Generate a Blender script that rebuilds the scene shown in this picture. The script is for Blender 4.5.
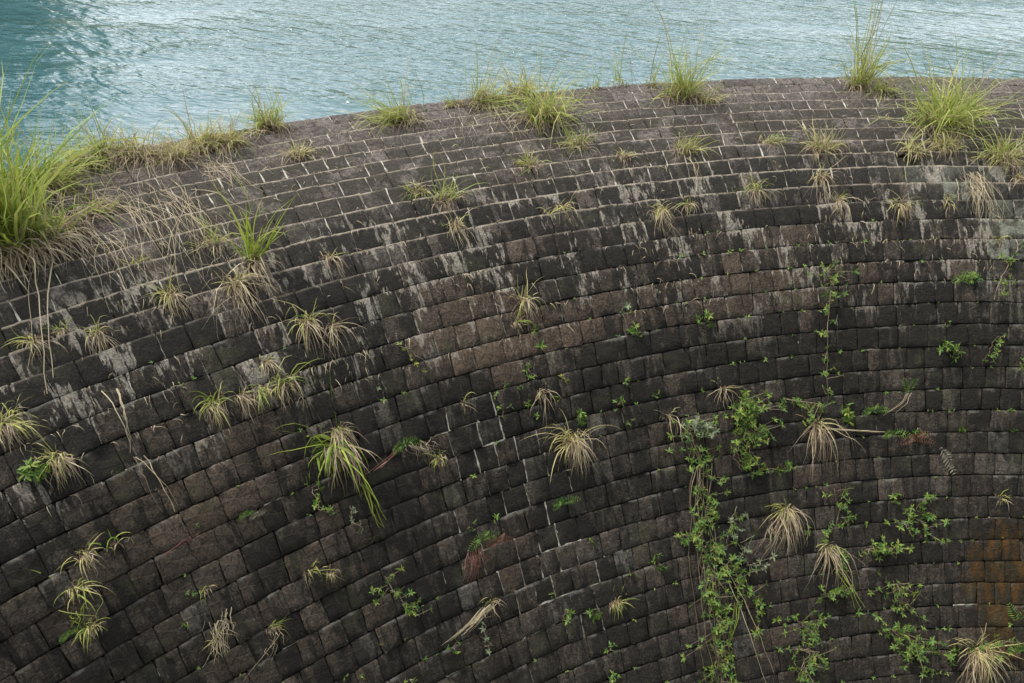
import bpy, math, random
import numpy as np
from mathutils import Matrix, Vector, noise as mn

for o in list(bpy.data.objects): bpy.data.objects.remove(o)
scn = bpy.context.scene
COL = scn.collection
random.seed(7)
RNG = np.random.default_rng(7)

# ------------------------------------------------------------------ camera
U = 0.36                                   # height of one course of stone, metres
H_EYE = 12.0313 * U
cam_d = bpy.data.cameras.new('camera'); cam = bpy.data.objects.new('camera', cam_d)
COL.objects.link(cam); scn.camera = cam
cam_d.sensor_width = 36; cam_d.lens = 855.99 * 36 / 1024
cam_d.clip_start = 0.1; cam_d.clip_end = 3000
PITCH, ROLL = 0.54627, 0.0077
cam.matrix_world = Matrix.Translation((0, 0, H_EYE)) @ Matrix.Rotation(math.pi/2 - PITCH, 4, 'X') @ Matrix.Rotation(ROLL, 4, 'Z')
scn.render.resolution_x = 1024; scn.render.resolution_y = 683

# ------------------------------------------------------------------ sky, sun, exposure
SUN_EL, SUN_AZ = math.radians(60), math.radians(-80)      # azimuth measured from +Y towards +X
w = bpy.data.worlds.new('World'); scn.world = w; w.use_nodes = True
wn, wl = w.node_tree.nodes, w.node_tree.links
bg = wn['Background']
sky = wn.new('ShaderNodeTexSky'); sky.sky_type = 'NISHITA'; sky.sun_disc = False
sky.sun_elevation = SUN_EL; sky.sun_rotation = SUN_AZ
sky.air_density = 1.0; sky.dust_density = 2.5; sky.ozone_density = 1.0
wtc = wn.new('ShaderNodeTexCoord'); wno = wn.new('ShaderNodeTexNoise'); wno.inputs['Scale'].default_value = 2.2; wno.inputs['Detail'].default_value = 5
wmp = wn.new('ShaderNodeMapRange'); wmp.inputs['From Min'].default_value = .32; wmp.inputs['From Max'].default_value = .62
wmp.inputs['To Min'].default_value = .55; wmp.inputs['To Max'].default_value = .92
wmx = wn.new('ShaderNodeMix'); wmx.data_type = 'RGBA'                    # a bright, thinly clouded sky
wl.new(wtc.outputs['Generated'], wno.inputs['Vector']); wl.new(wno.outputs[0], wmp.inputs['Value']); wl.new(wmp.outputs[0], wmx.inputs[0])
wl.new(sky.outputs[0], wmx.inputs[6]); wmx.inputs[7].default_value = (12.2, 12.9, 13.4, 1)
wl.new(wmx.outputs[2], bg.inputs[0]); bg.inputs[1].default_value = 0.12
sd = bpy.data.lights.new('sun', 'SUN'); sd.energy = 4.0; sd.angle = math.radians(14); sd.color = (1.0, 0.93, 0.82)
sun = bpy.data.objects.new('sun', sd); COL.objects.link(sun)
sdir = Vector((math.sin(SUN_AZ)*math.cos(SUN_EL), math.cos(SUN_AZ)*math.cos(SUN_EL), math.sin(SUN_EL)))
sun.rotation_euler = sdir.to_track_quat('Z', 'Y').to_euler()
scn.view_settings.view_transform = 'Standard'; scn.view_settings.look = 'None'
scn.view_settings.exposure = 0.66; scn.view_settings.gamma = 1.0

# ------------------------------------------------------------------ node helpers
class G:
    def __init__(s, name):
        s.m = bpy.data.materials.new(name); s.m.use_nodes = True
        s.t = s.m.node_tree; s.t.nodes.clear()
        s.out = s.n('ShaderNodeOutputMaterial')
    def n(s, typ, **k):
        x = s.t.nodes.new(typ)
        for a, b in k.items(): setattr(x, a, b)
        return x
    def l(s, a, b): s.t.links.new(a, b)
    def _in(s, sock, v):
        if isinstance(v, bpy.types.NodeSocket): s.l(v, sock)
        elif isinstance(v, tuple) and len(v) == 3 and sock.type == 'RGBA': sock.default_value = (*v, 1)
        else: sock.default_value = v
    def math(s, op, a, b=None, c=None, clamp=False):
        x = s.n('ShaderNodeMath', operation=op, use_clamp=clamp)
        s._in(x.inputs[0], a)
        if b is not None: s._in(x.inputs[1], b)
        if c is not None: s._in(x.inputs[2], c)
        return x.outputs[0]
    def noise(s, vec, scale=1, detail=4, rough=.55, dist=0):
        x = s.n('ShaderNodeTexNoise'); s.l(vec, x.inputs['Vector'])
        x.inputs['Scale'].default_value = scale; x.inputs['Detail'].default_value = detail
        x.inputs['Roughness'].default_value = rough; x.inputs['Distortion'].default_value = dist
        return x.outputs[0]
    def mapv(s, vec, scale=(1,1,1), loc=(0,0,0), rot=(0,0,0)):
        x = s.n('ShaderNodeMapping'); s.l(vec, x.inputs[0])
        x.inputs['Scale'].default_value = scale; x.inputs['Location'].default_value = loc; x.inputs['Rotation'].default_value = rot
        return x.outputs[0]
    def ramp(s, v, a, b, lo=0., hi=1., smooth=True):
        x = s.n('ShaderNodeMapRange'); x.interpolation_type = 'SMOOTHSTEP' if smooth else 'LINEAR'
        s._in(x.inputs['Value'], v)
        x.inputs['From Min'].default_value = a; x.inputs['From Max'].default_value = b
        x.inputs['To Min'].default_value = lo; x.inputs['To Max'].default_value = hi
        return x.outputs[0]
    def mix(s, f, a, b, blend='MIX'):
        x = s.n('ShaderNodeMix', data_type='RGBA', blend_type=blend)
        s._in(x.inputs[0], f); s._in(x.inputs[6], a); s._in(x.inputs[7], b)
        return x.outputs[2]
    def sep(s, v):
        x = s.n('ShaderNodeSeparateXYZ'); s.l(v, x.inputs[0]); return x.outputs
    def attr(s, name):
        return s.n('ShaderNodeAttribute', attribute_name=name)
    def bump(s, h, strength, dist, prev=None):
        x = s.n('ShaderNodeBump'); s.l(h, x.inputs['Height'])
        x.inputs['Strength'].default_value = strength; x.inputs['Distance'].default_value = dist
        if prev: s.l(prev, x.inputs['Normal'])
        return x.outputs[0]
    def pbsdf(s, col, rough=.9, normal=None, spec=.3, **k):
        x = s.n('ShaderNodeBsdfPrincipled'); s._in(x.inputs['Base Color'], col); s._in(x.inputs['Roughness'], rough)
        x.inputs['Specular IOR Level'].default_value = spec
        if normal: s.l(normal, x.inputs['Normal'])
        for a, b in k.items(): x.inputs[a].default_value = b
        return x.outputs[0]
    def done(s, shader): s.l(shader, s.out.inputs['Surface']); return s.m

# ------------------------------------------------------------------ stone
# UV layer 'Wall': u = arc length in courses, v = courses below the crest.  'Face': 0..1 across each stone.
def stone_material():
    g = G('weathered_stone')
    wv = g.n('ShaderNodeUVMap', uv_map='Wall').outputs[0]
    fv = g.n('ShaderNodeUVMap', uv_map='Face').outputs[0]
    ob = g.n('ShaderNodeTexCoord').outputs['Object']
    tone = g.attr('Tone'); t = g.n('ShaderNodeSeparateColor'); g.l(tone.outputs['Color'], t.inputs[0])
    rnd, brown, pale = t.outputs[0], t.outputs[1], t.outputs[2]
    tone2 = g.attr('Stain'); t2 = g.n('ShaderNodeSeparateColor'); g.l(tone2.outputs['Color'], t2.inputs[0])
    rust, lich, dark = t2.outputs[0], t2.outputs[1], t2.outputs[2]
    s = g.sep(wv)[1]
    fine = g.noise(ob, 34, 6, .75)
    mid = g.noise(ob, 11, 6, .7)
    big = g.noise(g.mapv(wv, (.22, .35, 1)), 1, 3, .5)
    # base: crest stones bare purplish grey, face stones darker
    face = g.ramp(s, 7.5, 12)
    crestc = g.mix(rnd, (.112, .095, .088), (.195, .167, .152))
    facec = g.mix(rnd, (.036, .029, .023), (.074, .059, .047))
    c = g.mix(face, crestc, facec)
    c = g.mix(g.math('MULTIPLY', brown, .85), c, (.150, .104, .074))
    c = g.mix(g.math('MULTIPLY', pale, .8), c, (.24, .225, .20))
    # grain, with the chiselled relief's light and dark mottled into the colour
    c = g.mix(g.ramp(fine, .44, .60, .0, .75), c, g.mix(.8, c, (.010, .009, .008)), 'MIX')
    c = g.mix(g.ramp(mid, .46, .60, .0, .62), c, g.mix(.75, c, (.010, .009, .008)))
    c = g.mix(g.ramp(mid, .42, .28, 0, .42), c, (.26, .235, .205))
    c = g.mix(g.ramp(fine, .42, .34, 0, .30), c, (.30, .28, .25))
    # olive damp film on lower crest rows
    ol = g.math('MULTIPLY', g.ramp(g.noise(g.mapv(wv, (.55, .8, 1)), 1, 4, .6), .40, .50), g.math('MULTIPLY', g.ramp(s, 1.6, 4.6), g.ramp(s, 10.5, 8.5)))
    c = g.mix(g.math('MULTIPLY', ol, .82), c, (.036, .032, .024))
    # black growth running down the face
    vn = g.noise(g.mapv(wv, (1.5, .42, 1)), 1, 6, .68, .3)
    blk_r = g.math('ADD', g.math('MULTIPLY', g.math('SUBTRACT', big, .5), .6), vn)
    blk_r = g.math('ADD', blk_r, g.math('MULTIPLY', dark, .22))
    blk_r = g.math('ADD', blk_r, g.math('MULTIPLY', g.math('SUBTRACT', rnd, .5), -.08))
    blk_r = g.math('SUBTRACT', blk_r, g.math('MULTIPLY', brown, .30))
    blk = g.math('MULTIPLY', g.ramp(blk_r, .455, .525), g.ramp(s, 5.5, 9.5))
    blk = g.math('MULTIPLY', blk, g.ramp(s, 22, 34, .93, .62))
    c = g.mix(g.math('MULTIPLY', blk, .88), c, (.0125, .0112, .0098))
    # white lime wash: streaks from the joints on the upper face
    fx = g.sep(fv)[0]; fy = g.sep(fv)[1]
    edge = g.math('ABSOLUTE', g.math('SUBTRACT', g.math('ADD', fx, g.math('MULTIPLY', g.math('SUBTRACT', mid, .5), .16)), .5))
    edge = g.ramp(edge, .40, .50)
    top = g.ramp(g.math('ADD', fy, g.math('MULTIPLY', g.math('SUBTRACT', mid, .5), .35)), .26, .0)
    sn = g.noise(g.mapv(wv, (3.2, .9, 1)), 1, 5, .72, .25)
    sn2 = g.noise(g.mapv(wv, (.45, .40, 1), (7, 3, 0)), 1, 3, .6)
    band = g.math('MULTIPLY', g.ramp(s, 7.6, 9.2), g.ramp(s, 18, 12.5, .10, 1))
    lw = g.math('ADD', sn, g.math('MULTIPLY', g.math('SUBTRACT', sn2, .5), .85))
    lw = g.math('ADD', lw, g.math('MULTIPLY', edge, .10))
    lw = g.math('ADD', lw, g.math('MULTIPLY', g.math('SUBTRACT', rnd, .5), .17))
    lw = g.math('ADD', lw, g.math('MULTIPLY', top, .06))
    wash = g.math('MULTIPLY', g.ramp(lw, .605, .675), band)
    c = g.mix(g.math('MULTIPLY', g.math('MULTIPLY', wash, .85), g.ramp(fine, .62, .42, .35, 1)), c, g.mix(mid, (.44, .405, .35), (.26, .23, .19)))
    # crisp white flecks in the wash zone
    fl = g.math('MULTIPLY', g.ramp(g.noise(g.mapv(wv, (9, 3.0, 1)), 1, 5, .8), .66, .72), g.math('MULTIPLY', g.ramp(s, 8, 10), g.ramp(s, 16, 12)))
    c = g.mix(g.math('MULTIPLY', fl, .7), c, (.42, .41, .38))
    # pale ledge along the top edge of stones lower down
    tl = g.math('MULTIPLY', g.ramp(g.math('ADD', fy, g.math('MULTIPLY', g.math('SUBTRACT', mid, .5), .3)), .15, .03), g.ramp(g.noise(g.mapv(wv, (.7, .9, 1), (3, 9, 0)), 1, 3, .5), .52, .64))
    c = g.mix(g.math('MULTIPLY', g.math('MULTIPLY', tl, .38), g.ramp(s, 9, 12)), c, (.26, .25, .23))
    # paler along the top edge of each stepped course near the crest
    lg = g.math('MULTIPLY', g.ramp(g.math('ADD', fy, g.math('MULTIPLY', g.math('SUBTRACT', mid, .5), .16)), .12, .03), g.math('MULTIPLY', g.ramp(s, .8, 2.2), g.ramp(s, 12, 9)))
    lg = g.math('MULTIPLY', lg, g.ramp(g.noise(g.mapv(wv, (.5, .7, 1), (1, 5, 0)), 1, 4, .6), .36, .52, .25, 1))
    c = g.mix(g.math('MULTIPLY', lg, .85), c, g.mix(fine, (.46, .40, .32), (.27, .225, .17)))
    # orange iron seep, grey green lichen
    us = g.sep(wv)[0]
    def bell(v, c0, w0): return g.math('POWER', g.math('DIVIDE', g.math('SUBTRACT', v, c0), w0), 2.)
    rr_ = g.math('ADD', bell(us, -.1, 2.9), bell(s, 28.9, 3.6))
    rr_ = g.math('ADD', rr_, g.math('MULTIPLY', g.math('SUBTRACT', g.noise(g.mapv(wv, (.95, .34, 1)), 1.1, 5, .70, .3), .5), 4.6))
    rust = g.ramp(rr_, 1.15, .10)
    rn = g.ramp(g.noise(g.mapv(wv, (2.2, .9, 1)), 1.2, 5, .65, .4), .30, .60, .35, .95)
    c = g.mix(g.math('MULTIPLY', rust, rn, clamp=True), c, g.mix(g.ramp(g.noise(g.mapv(wv, (1.6, .8, 1), (4, 4, 0)), 1, 4, .7), .40, .60), (.088, .041, .008), (.026, .021, .009)))
    ln_ = g.ramp(g.noise(ob, 5, 5, .7), .35, .6)
    c = g.mix(g.math('MULTIPLY', g.math('MULTIPLY', lich, ln_), .8), c, (.27, .29, .235))
    gm = g.math('MULTIPLY', g.ramp(g.noise(g.mapv(wv, (.35, .5, 1), (11, 2, 0)), 1, 4, .6), .56, .68), g.ramp(s, 8, 11))
    c = g.mix(g.math('MULTIPLY', gm, .30), c, (.075, .080, .042))
    h = g.math('ADD', g.math('MULTIPLY', mid, 1.0), g.math('MULTIPLY', fine, .75))
    nrm = g.bump(h, 1.0, .095)
    return g.done(g.pbsdf(c, g.ramp(fine, .3, .7, .75, .95), nrm, .22))

def mortar_material(name, dark):
    g = G(name)
    ob = g.n('ShaderNodeTexCoord').outputs['Object']
    f = g.noise(ob, 30, 5, .7); m = g.noise(ob, 4, 4, .6)
    if dark: c = g.mix(m, (.010, .009, .008), (.028, .025, .020))
    else:
        c = g.mix(g.ramp(m, .42, .56), (.11, .095, .072), (.38, .355, .31))
        c = g.mix(g.ramp(f, .35, .7, .45, 0), c, (.07, .063, .05))
    return g.done(g.pbsdf(c, .95, g.bump(f, .8, .01), .15))

def plant_material(name, a, b, trans=.35, c3=None, rough=.55):
    g = G(name)
    t = g.n('ShaderNodeSeparateColor'); g.l(g.attr('Tone').outputs['Color'], t.inputs[0])
    c = g.mix(t.outputs[0], a, b)
    if c3: c = g.mix(g.math('MULTIPLY', t.outputs[1], 1.0), c, c3)
    d = g.pbsdf(c, rough, None, .3)
    tr = g.n('ShaderNodeBsdfTranslucent'); g._in(tr.inputs[0], c)
    mx = g.n('ShaderNodeMixShader'); mx.inputs[0].default_value = trans
    g.l(d, mx.inputs[1]); g.l(tr.outputs[0], mx.inputs[2])
    return g.done(mx.outputs[0])

M_STONE = stone_material()
M_CORE = mortar_material('dark_joint_fill', True)
M_MORT = mortar_material('lime_mortar', False)
M_GREEN = plant_material('grass_blade', (.10, .19, .022), (.30, .35, .05), .42, (.46, .40, .19))
M_DRY = plant_material('dry_grass', (.17, .13, .085), (.46, .39, .26), .25, (.12, .065, .05))
M_LEAF = plant_material('leaf', (.026, .080, .016), (.095, .195, .040), .30, (.27, .28, .04))
M_DULL = plant_material('dull_leaf', (.085, .12, .065), (.17, .20, .12), .25)
M_RED = plant_material('reddish_root', (.085, .034, .028), (.16, .072, .055), .1)
M_STEM = plant_material('woody_stem', (.10, .075, .05), (.25, .20, .13), .05)
M_DEADF = plant_material('dead_frond', (.13, .115, .085), (.24, .215, .165), .2)
M_REDF = plant_material('red_brown_frond', (.10, .045, .030), (.17, .085, .055), .2)

# ------------------------------------------------------------------ object helpers
def link(o, parent=None, label=None, cat=None, group=None, kind=None):
    COL.objects.link(o)
    if parent is not None: o.parent = parent
    if label: o['label'] = label
    if cat: o['category'] = cat
    if group: o['group'] = group
    if kind: o['kind'] = kind
    return o
def empty(name, loc, **k):
    o = bpy.data.objects.new(name, None); o.location = loc; o.empty_display_size = .1
    return link(o, **k)
def mesh(name, verts, faces, mat, smooth=False):
    me = bpy.data.meshes.new(name)
    me.from_pydata([tuple(v) for v in verts], [], faces)
    me.materials.append(mat)
    if smooth: me.shade_smooth()
    return me
def vattr(me, name, cols):
    a = me.color_attributes.new(name, 'FLOAT_COLOR', 'POINT')
    a.data.foreach_set('color', np.asarray(cols, np.float32).ravel())

# ------------------------------------------------------------------ the dam's shape: rings round a vertical axis, profile by course
AX, AY, R0 = 22.9075*U, -16.3945*U, 64.938*U
TH0, TH1, S1, S2, TH2 = .18519, 1.05790, 3.4904, 18.084, -.15364
_s = np.linspace(0, 60, 2401); _u = np.clip((_s-S1)/(S2-S1), 0, 1); _u = _u*_u*(3-2*_u)
_th = TH0 + (TH1-TH0)*_u + np.clip((_s-S2)/25, 0, 1.5)*TH2
_dr = np.concatenate([[0], np.cumsum(np.cos(_th))[:-1]*.025]); _dz = np.concatenate([[0], np.cumsum(np.sin(_th))[:-1]*.025])
S_END = 44.895
def wall(s, phi, off=0.):
    """point on the dam: s courses below the crest edge, angle phi, off metres proud of the face"""
    s = np.asarray(s, float); phi = np.asarray(phi, float)
    th = np.interp(s, _s, _th)
    r = R0 - np.interp(s, _s, _dr)*U - off*np.sin(th); z = -np.interp(s, _s, _dz)*U + off*np.cos(th)
    r, z, phi = np.broadcast_arrays(r, z, phi)
    return np.stack([AX + r*np.sin(phi), AY + r*np.cos(phi), z], -1)
def frame(s, phi):
    th = float(np.interp(s, _s, _th))
    rad = np.array([math.sin(phi), math.cos(phi), 0.])
    n = -rad*math.sin(th) + np.array([0, 0, math.cos(th)])
    up = rad*math.cos(th) + np.array([0, 0, math.sin(th)])
    b = np.array([math.cos(phi), -math.sin(phi), 0.])
    return n, up, b
_rr = (R0 - _dr*U)[::-1]; _zz = (-_dz*U)[::-1]
def push_out(p, clear=.008):
    """keep points of plants on the open side of the dam"""
    q = p.copy()
    d = q[..., :2] - np.array([AX, AY]); r = np.hypot(d[..., 0], d[..., 1])
    zf = np.interp(r, _rr, _zz) + clear
    low = (q[..., 2] < zf) & (r < R0 + .02)
    sidx = np.interp(r, _rr, _s[::-1]); th = np.interp(sidx, _s, _th)
    k = np.where(low, (zf - q[..., 2])*np.cos(th), 0)
    rad = d/np.maximum(r, 1e-6)[..., None]
    q[..., 0] -= rad[..., 0]*np.sin(th)*k; q[..., 1] -= rad[..., 1]*np.sin(th)*k; q[..., 2] += np.cos(th)*k
    return q
PH0, PH1 = -1.12, .34
ROWS = [0.0] + [k + .895 for k in range(0, 45)]

def to_px(p):
    q = cam.matrix_world.inverted() @ Vector(p)
    return 512 + 855.99*q.x/-q.z, 341.5 - 855.99*q.y/-q.z
def gau(s, phi, s0, p0, ws, wp): return math.exp(-((s-s0)/ws)**2 - ((phi-p0)/wp)**2)
def n2(a, s, seed=0.): return mn.noise(Vector((a, s, seed)))

dam = empty('dam_wall', tuple(wall(40, -.4)), label='curved dam of weathered stone blocks with plants growing in its joints', cat='dam')
# core: the dark fill behind the stones, closed round the back
def build_core():
    ss = np.concatenate([np.linspace(0, 20, 41), np.linspace(21, S_END+10, 24)]); ph = np.linspace(PH0, PH1, 150)
    V = []; F = []
    prof = [wall(s, 0, -.10) for s in ss]
    pr = [(math.hypot(p[0]-AX, p[1]-AY), p[2]) for p in prof]
    pr = [(R0+.06, pr[-1][1]), (R0+.06, pr[0][1]-.005)] + [(R0-.04, pr[0][1])] + pr[1:]
    n = len(pr)
    for f in ph:
        for r, z in pr: V.append((AX+r*math.sin(f), AY+r*math.cos(f), z))
    for i in range(len(ph)-1):
        for j in range(n):
            a = i*n+j; b = i*n+(j+1) % n
            F.append((a, b, b+n, a+n))
    F.append(tuple(range(n))); F.append(tuple(range(len(ph)*n-1, (len(ph)-1)*n-1, -1)))
    link(bpy.data.objects.new('joint_fill', mesh('joint_fill', V, F, M_CORE)), dam)
build_core()

GT = [0., .045, .36, .66, .955, 1.]
def line_wobble(k, phi):
    if k == 0: return 0.
    return .05*mn.noise(Vector((phi*14, k*3.7, 5.))) + .025*mn.noise(Vector((phi*60, k*5.1, 9.)))
ROWOFF = [(random.uniform(-.010, .012) if k < 15 else random.uniform(-.004, .005)) if k > 3 else 0 for k in range(60)]
def step_amp(s): return .040*min(max((s-.3)/1.8, 0), 1)*(1 - .95*min(max((s-9)/4, 0), 1))
def stone_geo(row, a0, a1, rs, lean0, lean1):
    """front with worn arrises plus four sides; a0,a1 = arc angles"""
    s0, s1 = ROWS[row], ROWS[row+1]
    gap = .018 if s0 < 8.5 else .011
    thk = .10 + ROWOFF[row] + rs.uniform(-.006, .010) + (.0 if s0 < 8 else rs.uniform(-.003, .006))
    tilt = rs.uniform(-.006, .006), rs.uniform(-.004, .005) - step_amp(s0)
    seed = rs.uniform(0, 1000)
    rmid = (R0 - float(np.interp(s0, _s, _dr))*U)
    gphi = (.018 if s0 < 8.5 else rs.uniform(.004, .012))*U/rmid
    amp = .030 if s0 > 9 else .014
    V = []; uvw = []; uvf = []
    n = len(GT)
    c_ = rs.uniform(.01, .05, 4)       # worn corners
    pts_s = []; pts_p = []; offs = []
    for j, v in enumerate(GT):
        for i, u in enumerate(GT):
            ee = (j in (0, n-1)) or (i in (0, n-1)); 
            corner = (j in (0, n-1)) and (i in (0, n-1))
            uu, vv = u, v
            if corner:
                k = c_[(j > 0)*2 + (i > 0)]*1.3
                uu = u + (k if i == 0 else -k); vv = v + (k if j == 0 else -k)
            elif ee:
                q = .042*mn.noise(Vector((seed + u*3.5, v*3.5, 1.)))
                if j in (0, n-1): vv += q
                else: uu += q
            phi_l = a0 + gphi + (lean0)*vv; phi_r = a1 - gphi + (lean1)*vv
            phi = phi_l + (phi_r - phi_l)*uu
            st = s0 + gap + line_wobble(row, phi); sb = s1 - gap + line_wobble(row+1, phi)
            if row == 0: st = 0.02
            s = st + (sb-st)*vv
            o = rs.uniform(-.011, -.001) if ee else (amp*mn.noise(Vector((seed+u*2.3, v*2.3, 2.))) + amp*.7*mn.noise(Vector((seed+u*5.3, v*5.3, 4.))) + .004)
            o += tilt[0]*(u-.5)*2 + tilt[1]*(v-.5)*2
            if row == 0 and j == 0: o = min(o, -.01)
            pts_s.append(s); pts_p.append(phi); offs.append(o + (thk-.10))
            uvw.append((phi*R0/U, s)); uvf.append((u, v))
    P = wall(pts_s, pts_p, np.array(offs))
    V = [tuple(x) for x in P]
    F = [(j*n+i, (j+1)*n+i, (j+1)*n+i+1, j*n+i+1) for j in range(n-1) for i in range(n-1)]
    cor = [0, n-1, n*n-1, n*(n-1)]
    back = wall([pts_s[c] for c in cor], [pts_p[c] for c in cor], -.115)
    b0 = len(V)
    V += [tuple(x) for x in back]; uvw += [uvw[c] for c in cor]; uvf += [uvf[c] for c in cor]
    top = list(range(0, n)); right = [j*n+n-1 for j in range(n)]; bot = [n*(n-1)+i for i in range(n-1, -1, -1)]; left = [j*n for j in range(n-1, -1, -1)]
    for e, (x, y) in ((top, (0, 1)), (right, (1, 2)), (bot, (2, 3)), (left, (3, 0))):
        F.append(tuple(e) + (b0+y, b0+x))
    return V, F, uvw, uvf

BROWN = [(13.3,-.493,1.2,.035,.85),(15.3,-.47,.9,.05,.9),(15.1,-.41,.8,.05,.7),(14.9,-.342,.9,.05,.6),(15.0,-.255,.7,.06,.75),(13.8,-.244,.7,.03,.5),
         (14.2,-.20,.9,.03,.5),(24.4,-.50,1.4,.03,.35),(15.5,-.70,1.5,.05,.5),(17.5,-.74,1.5,.08,.5),(11.5,-.41,.8,.05,.4)]
RUST = [(29.7,-.016,1.0,.012,1.6),(28.6,-.005,.9,.02,1.7),(27.8,.0,.9,.014,1.2),(31.5,-.048,1.2,.010,1.2),(26.0,-.004,1.4,.006,.6),(30.4,-.032,1.0,.010,1.2),(29.2,-.075,.5,.004,.9),(32.4,-.045,.9,.01,1.3),(29,.025,1.5,.01,1.0)]
LICH = [(12.2,.008,1.1,.014,1.3),(10.4,-.03,.7,.02,.7),(13.2,.002,.6,.01,1.0),(9.5,-.03,.6,.05,.4),(22.5,-.012,.9,.008,.35),(15,-.02,.5,.02,.2)]
PALE = [(10.7,-.33,.5,.03,.55),(10.6,-.37,.4,.02,.4),(10.2,-.56,.6,.03,.4),(13.7,-.66,.5,.012,.8),(16.4,-.54,.4,.01,.6),(21.3,-.41,.6,.012,.35),(25.3,-.40,.5,.012,.6),(19.6,-.40,.4,.02,.45),(24.0,-.395,.5,.01,.5)]
DARKR = {16:.25, 17:.25, 18:.15, 11:.25, 9:.2, 12:.2}
stones = []
for row in range(len(ROWS)-1):
    s0, s1 = ROWS[row], ROWS[row+1]; sm = (s0+s1)/2
    rm = (R0/U - float(np.interp(sm, _s, _dr)))
    rs = np.random.default_rng(1000+row)
    a = PH0 + rs.uniform(0, .02); lean = rs.uniform(-.07, .07)/rm
    while a < PH1:
        wdt = rs.choice([.95, 1.22, .80, 1.5], p=[.60, .17, .17, .06])*rs.uniform(.90, 1.10)
        if s0 < 8: wdt *= .98
        b = a + wdt/rm; l2 = rs.uniform(-.05, .05)/rm
        stones.append((row, a, b, lean, l2, rs.integers(1 << 30))); a = b; lean = l2
def tones(row, a, b, rs):
    sm = (ROWS[row]+ROWS[row+1])/2; pm = (a+b)/2
    br = sum(k*gau(sm, pm, s, p, ws, wp) for s, p, ws, wp, k in BROWN)*rs.uniform(.45, 1.25) + max(0, rs.uniform(-1.5, .35))
    ru = sum(k*gau(sm, pm, s, p, ws, wp) for s, p, ws, wp, k in RUST)*rs.uniform(.4, 1.2)
    li = sum(k*gau(sm, pm, s, p, ws, wp) for s, p, ws, wp, k in LICH)*rs.uniform(.4, 1.2)
    pa = sum(k*gau(sm, pm, s, p, ws, wp) for s, p, ws, wp, k in PALE)*rs.uniform(.3, 1.3) + (.35 if rs.random() < .02 else 0)
    low = .28 if sm > 17 and pm < -.62 else 0
    return (rs.random(), min(br + low*rs.uniform(.3, 1), 1), min(pa, 1), 1), (min(ru, 1), min(li, 1), DARKR.get(row, 0) + rs.uniform(-.15, .15) + .15, 1)

built = []
for row, a, b, l1, l2, sd_ in stones:
    cs = [to_px(wall(s, p)) for s, p in ((ROWS[row], a), (ROWS[row], b), (ROWS[row+1], b), (ROWS[row+1], a))]
    area = .5*abs(sum(cs[i][0]*cs[(i+1) % 4][1]-cs[(i+1) % 4][0]*cs[i][1] for i in range(4)))
    cx = sum(c[0] for c in cs)/4; cy = sum(c[1] for c in cs)/4
    if any(math.hypot(cx-hx, cy-hy) < 7 for hx, hy in ((198, 234), (972, 168), (905, 166))): continue     # stones that have fallen out
    inside = 0 < cx < 1024 and 0 < cy < 683
    built.append((area if inside else 0, row, a, b, l1, l2, sd_, (cx, cy)))
built.sort(key=lambda t: -t[0])
def uvs(me, name, uv):
    lay = me.uv_layers.new(name=name); vi = np.zeros(len(me.loops), np.int32); me.loops.foreach_get('vertex_index', vi)
    lay.data.foreach_set('uv', np.asarray(uv, np.float32)[vi].ravel())
bigV, bigF, bigW, bigX, bigT, bigS = [], [], [], [], [], []
for i, (area, row, a, b, l1, l2, sd_, _) in enumerate(built):
    rs = np.random.default_rng(int(sd_))
    V, F, uw, uf = stone_geo(row, a, b, rs, l1, l2); t1, t2 = tones(row, a, b, rs)
    if i < 300:
        c0 = np.array(V[14]); 
        me = mesh('stone', np.array(V)-c0, F, M_STONE)
        me.uv_layers.active_index = 0
        uvs(me, 'Wall', uw); uvs(me, 'Face', uf); vattr(me, 'Tone', [t1]*len(V)); vattr(me, 'Stain', [t2]*len(V))
        me.polygons.foreach_set('use_smooth', [True]*25 + [False]*4)
        o = bpy.data.objects.new('stone', me); o.location = Vector(c0) - dam.location; link(o, dam)
    else:
        k = len(bigV); bigV += V; bigF += [tuple(q+k for q in f) for f in F]; bigW += uw; bigX += uf; bigT += [t1]*len(V); bigS += [t2]*len(V)
me = mesh('far_stones', bigV, bigF, M_STONE)
uvs(me, 'Wall', bigW); uvs(me, 'Face', bigX); vattr(me, 'Tone', bigT); vattr(me, 'Stain', bigS)
me.polygons.foreach_set('use_smooth', ([True]*25 + [False]*4)*(len(bigF)//29))
far_o = bpy.data.objects.new('stone_courses', me); far_o.location = -dam.location; link(far_o, dam, kind='stuff')
dam.children[0].location = -dam.location

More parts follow.
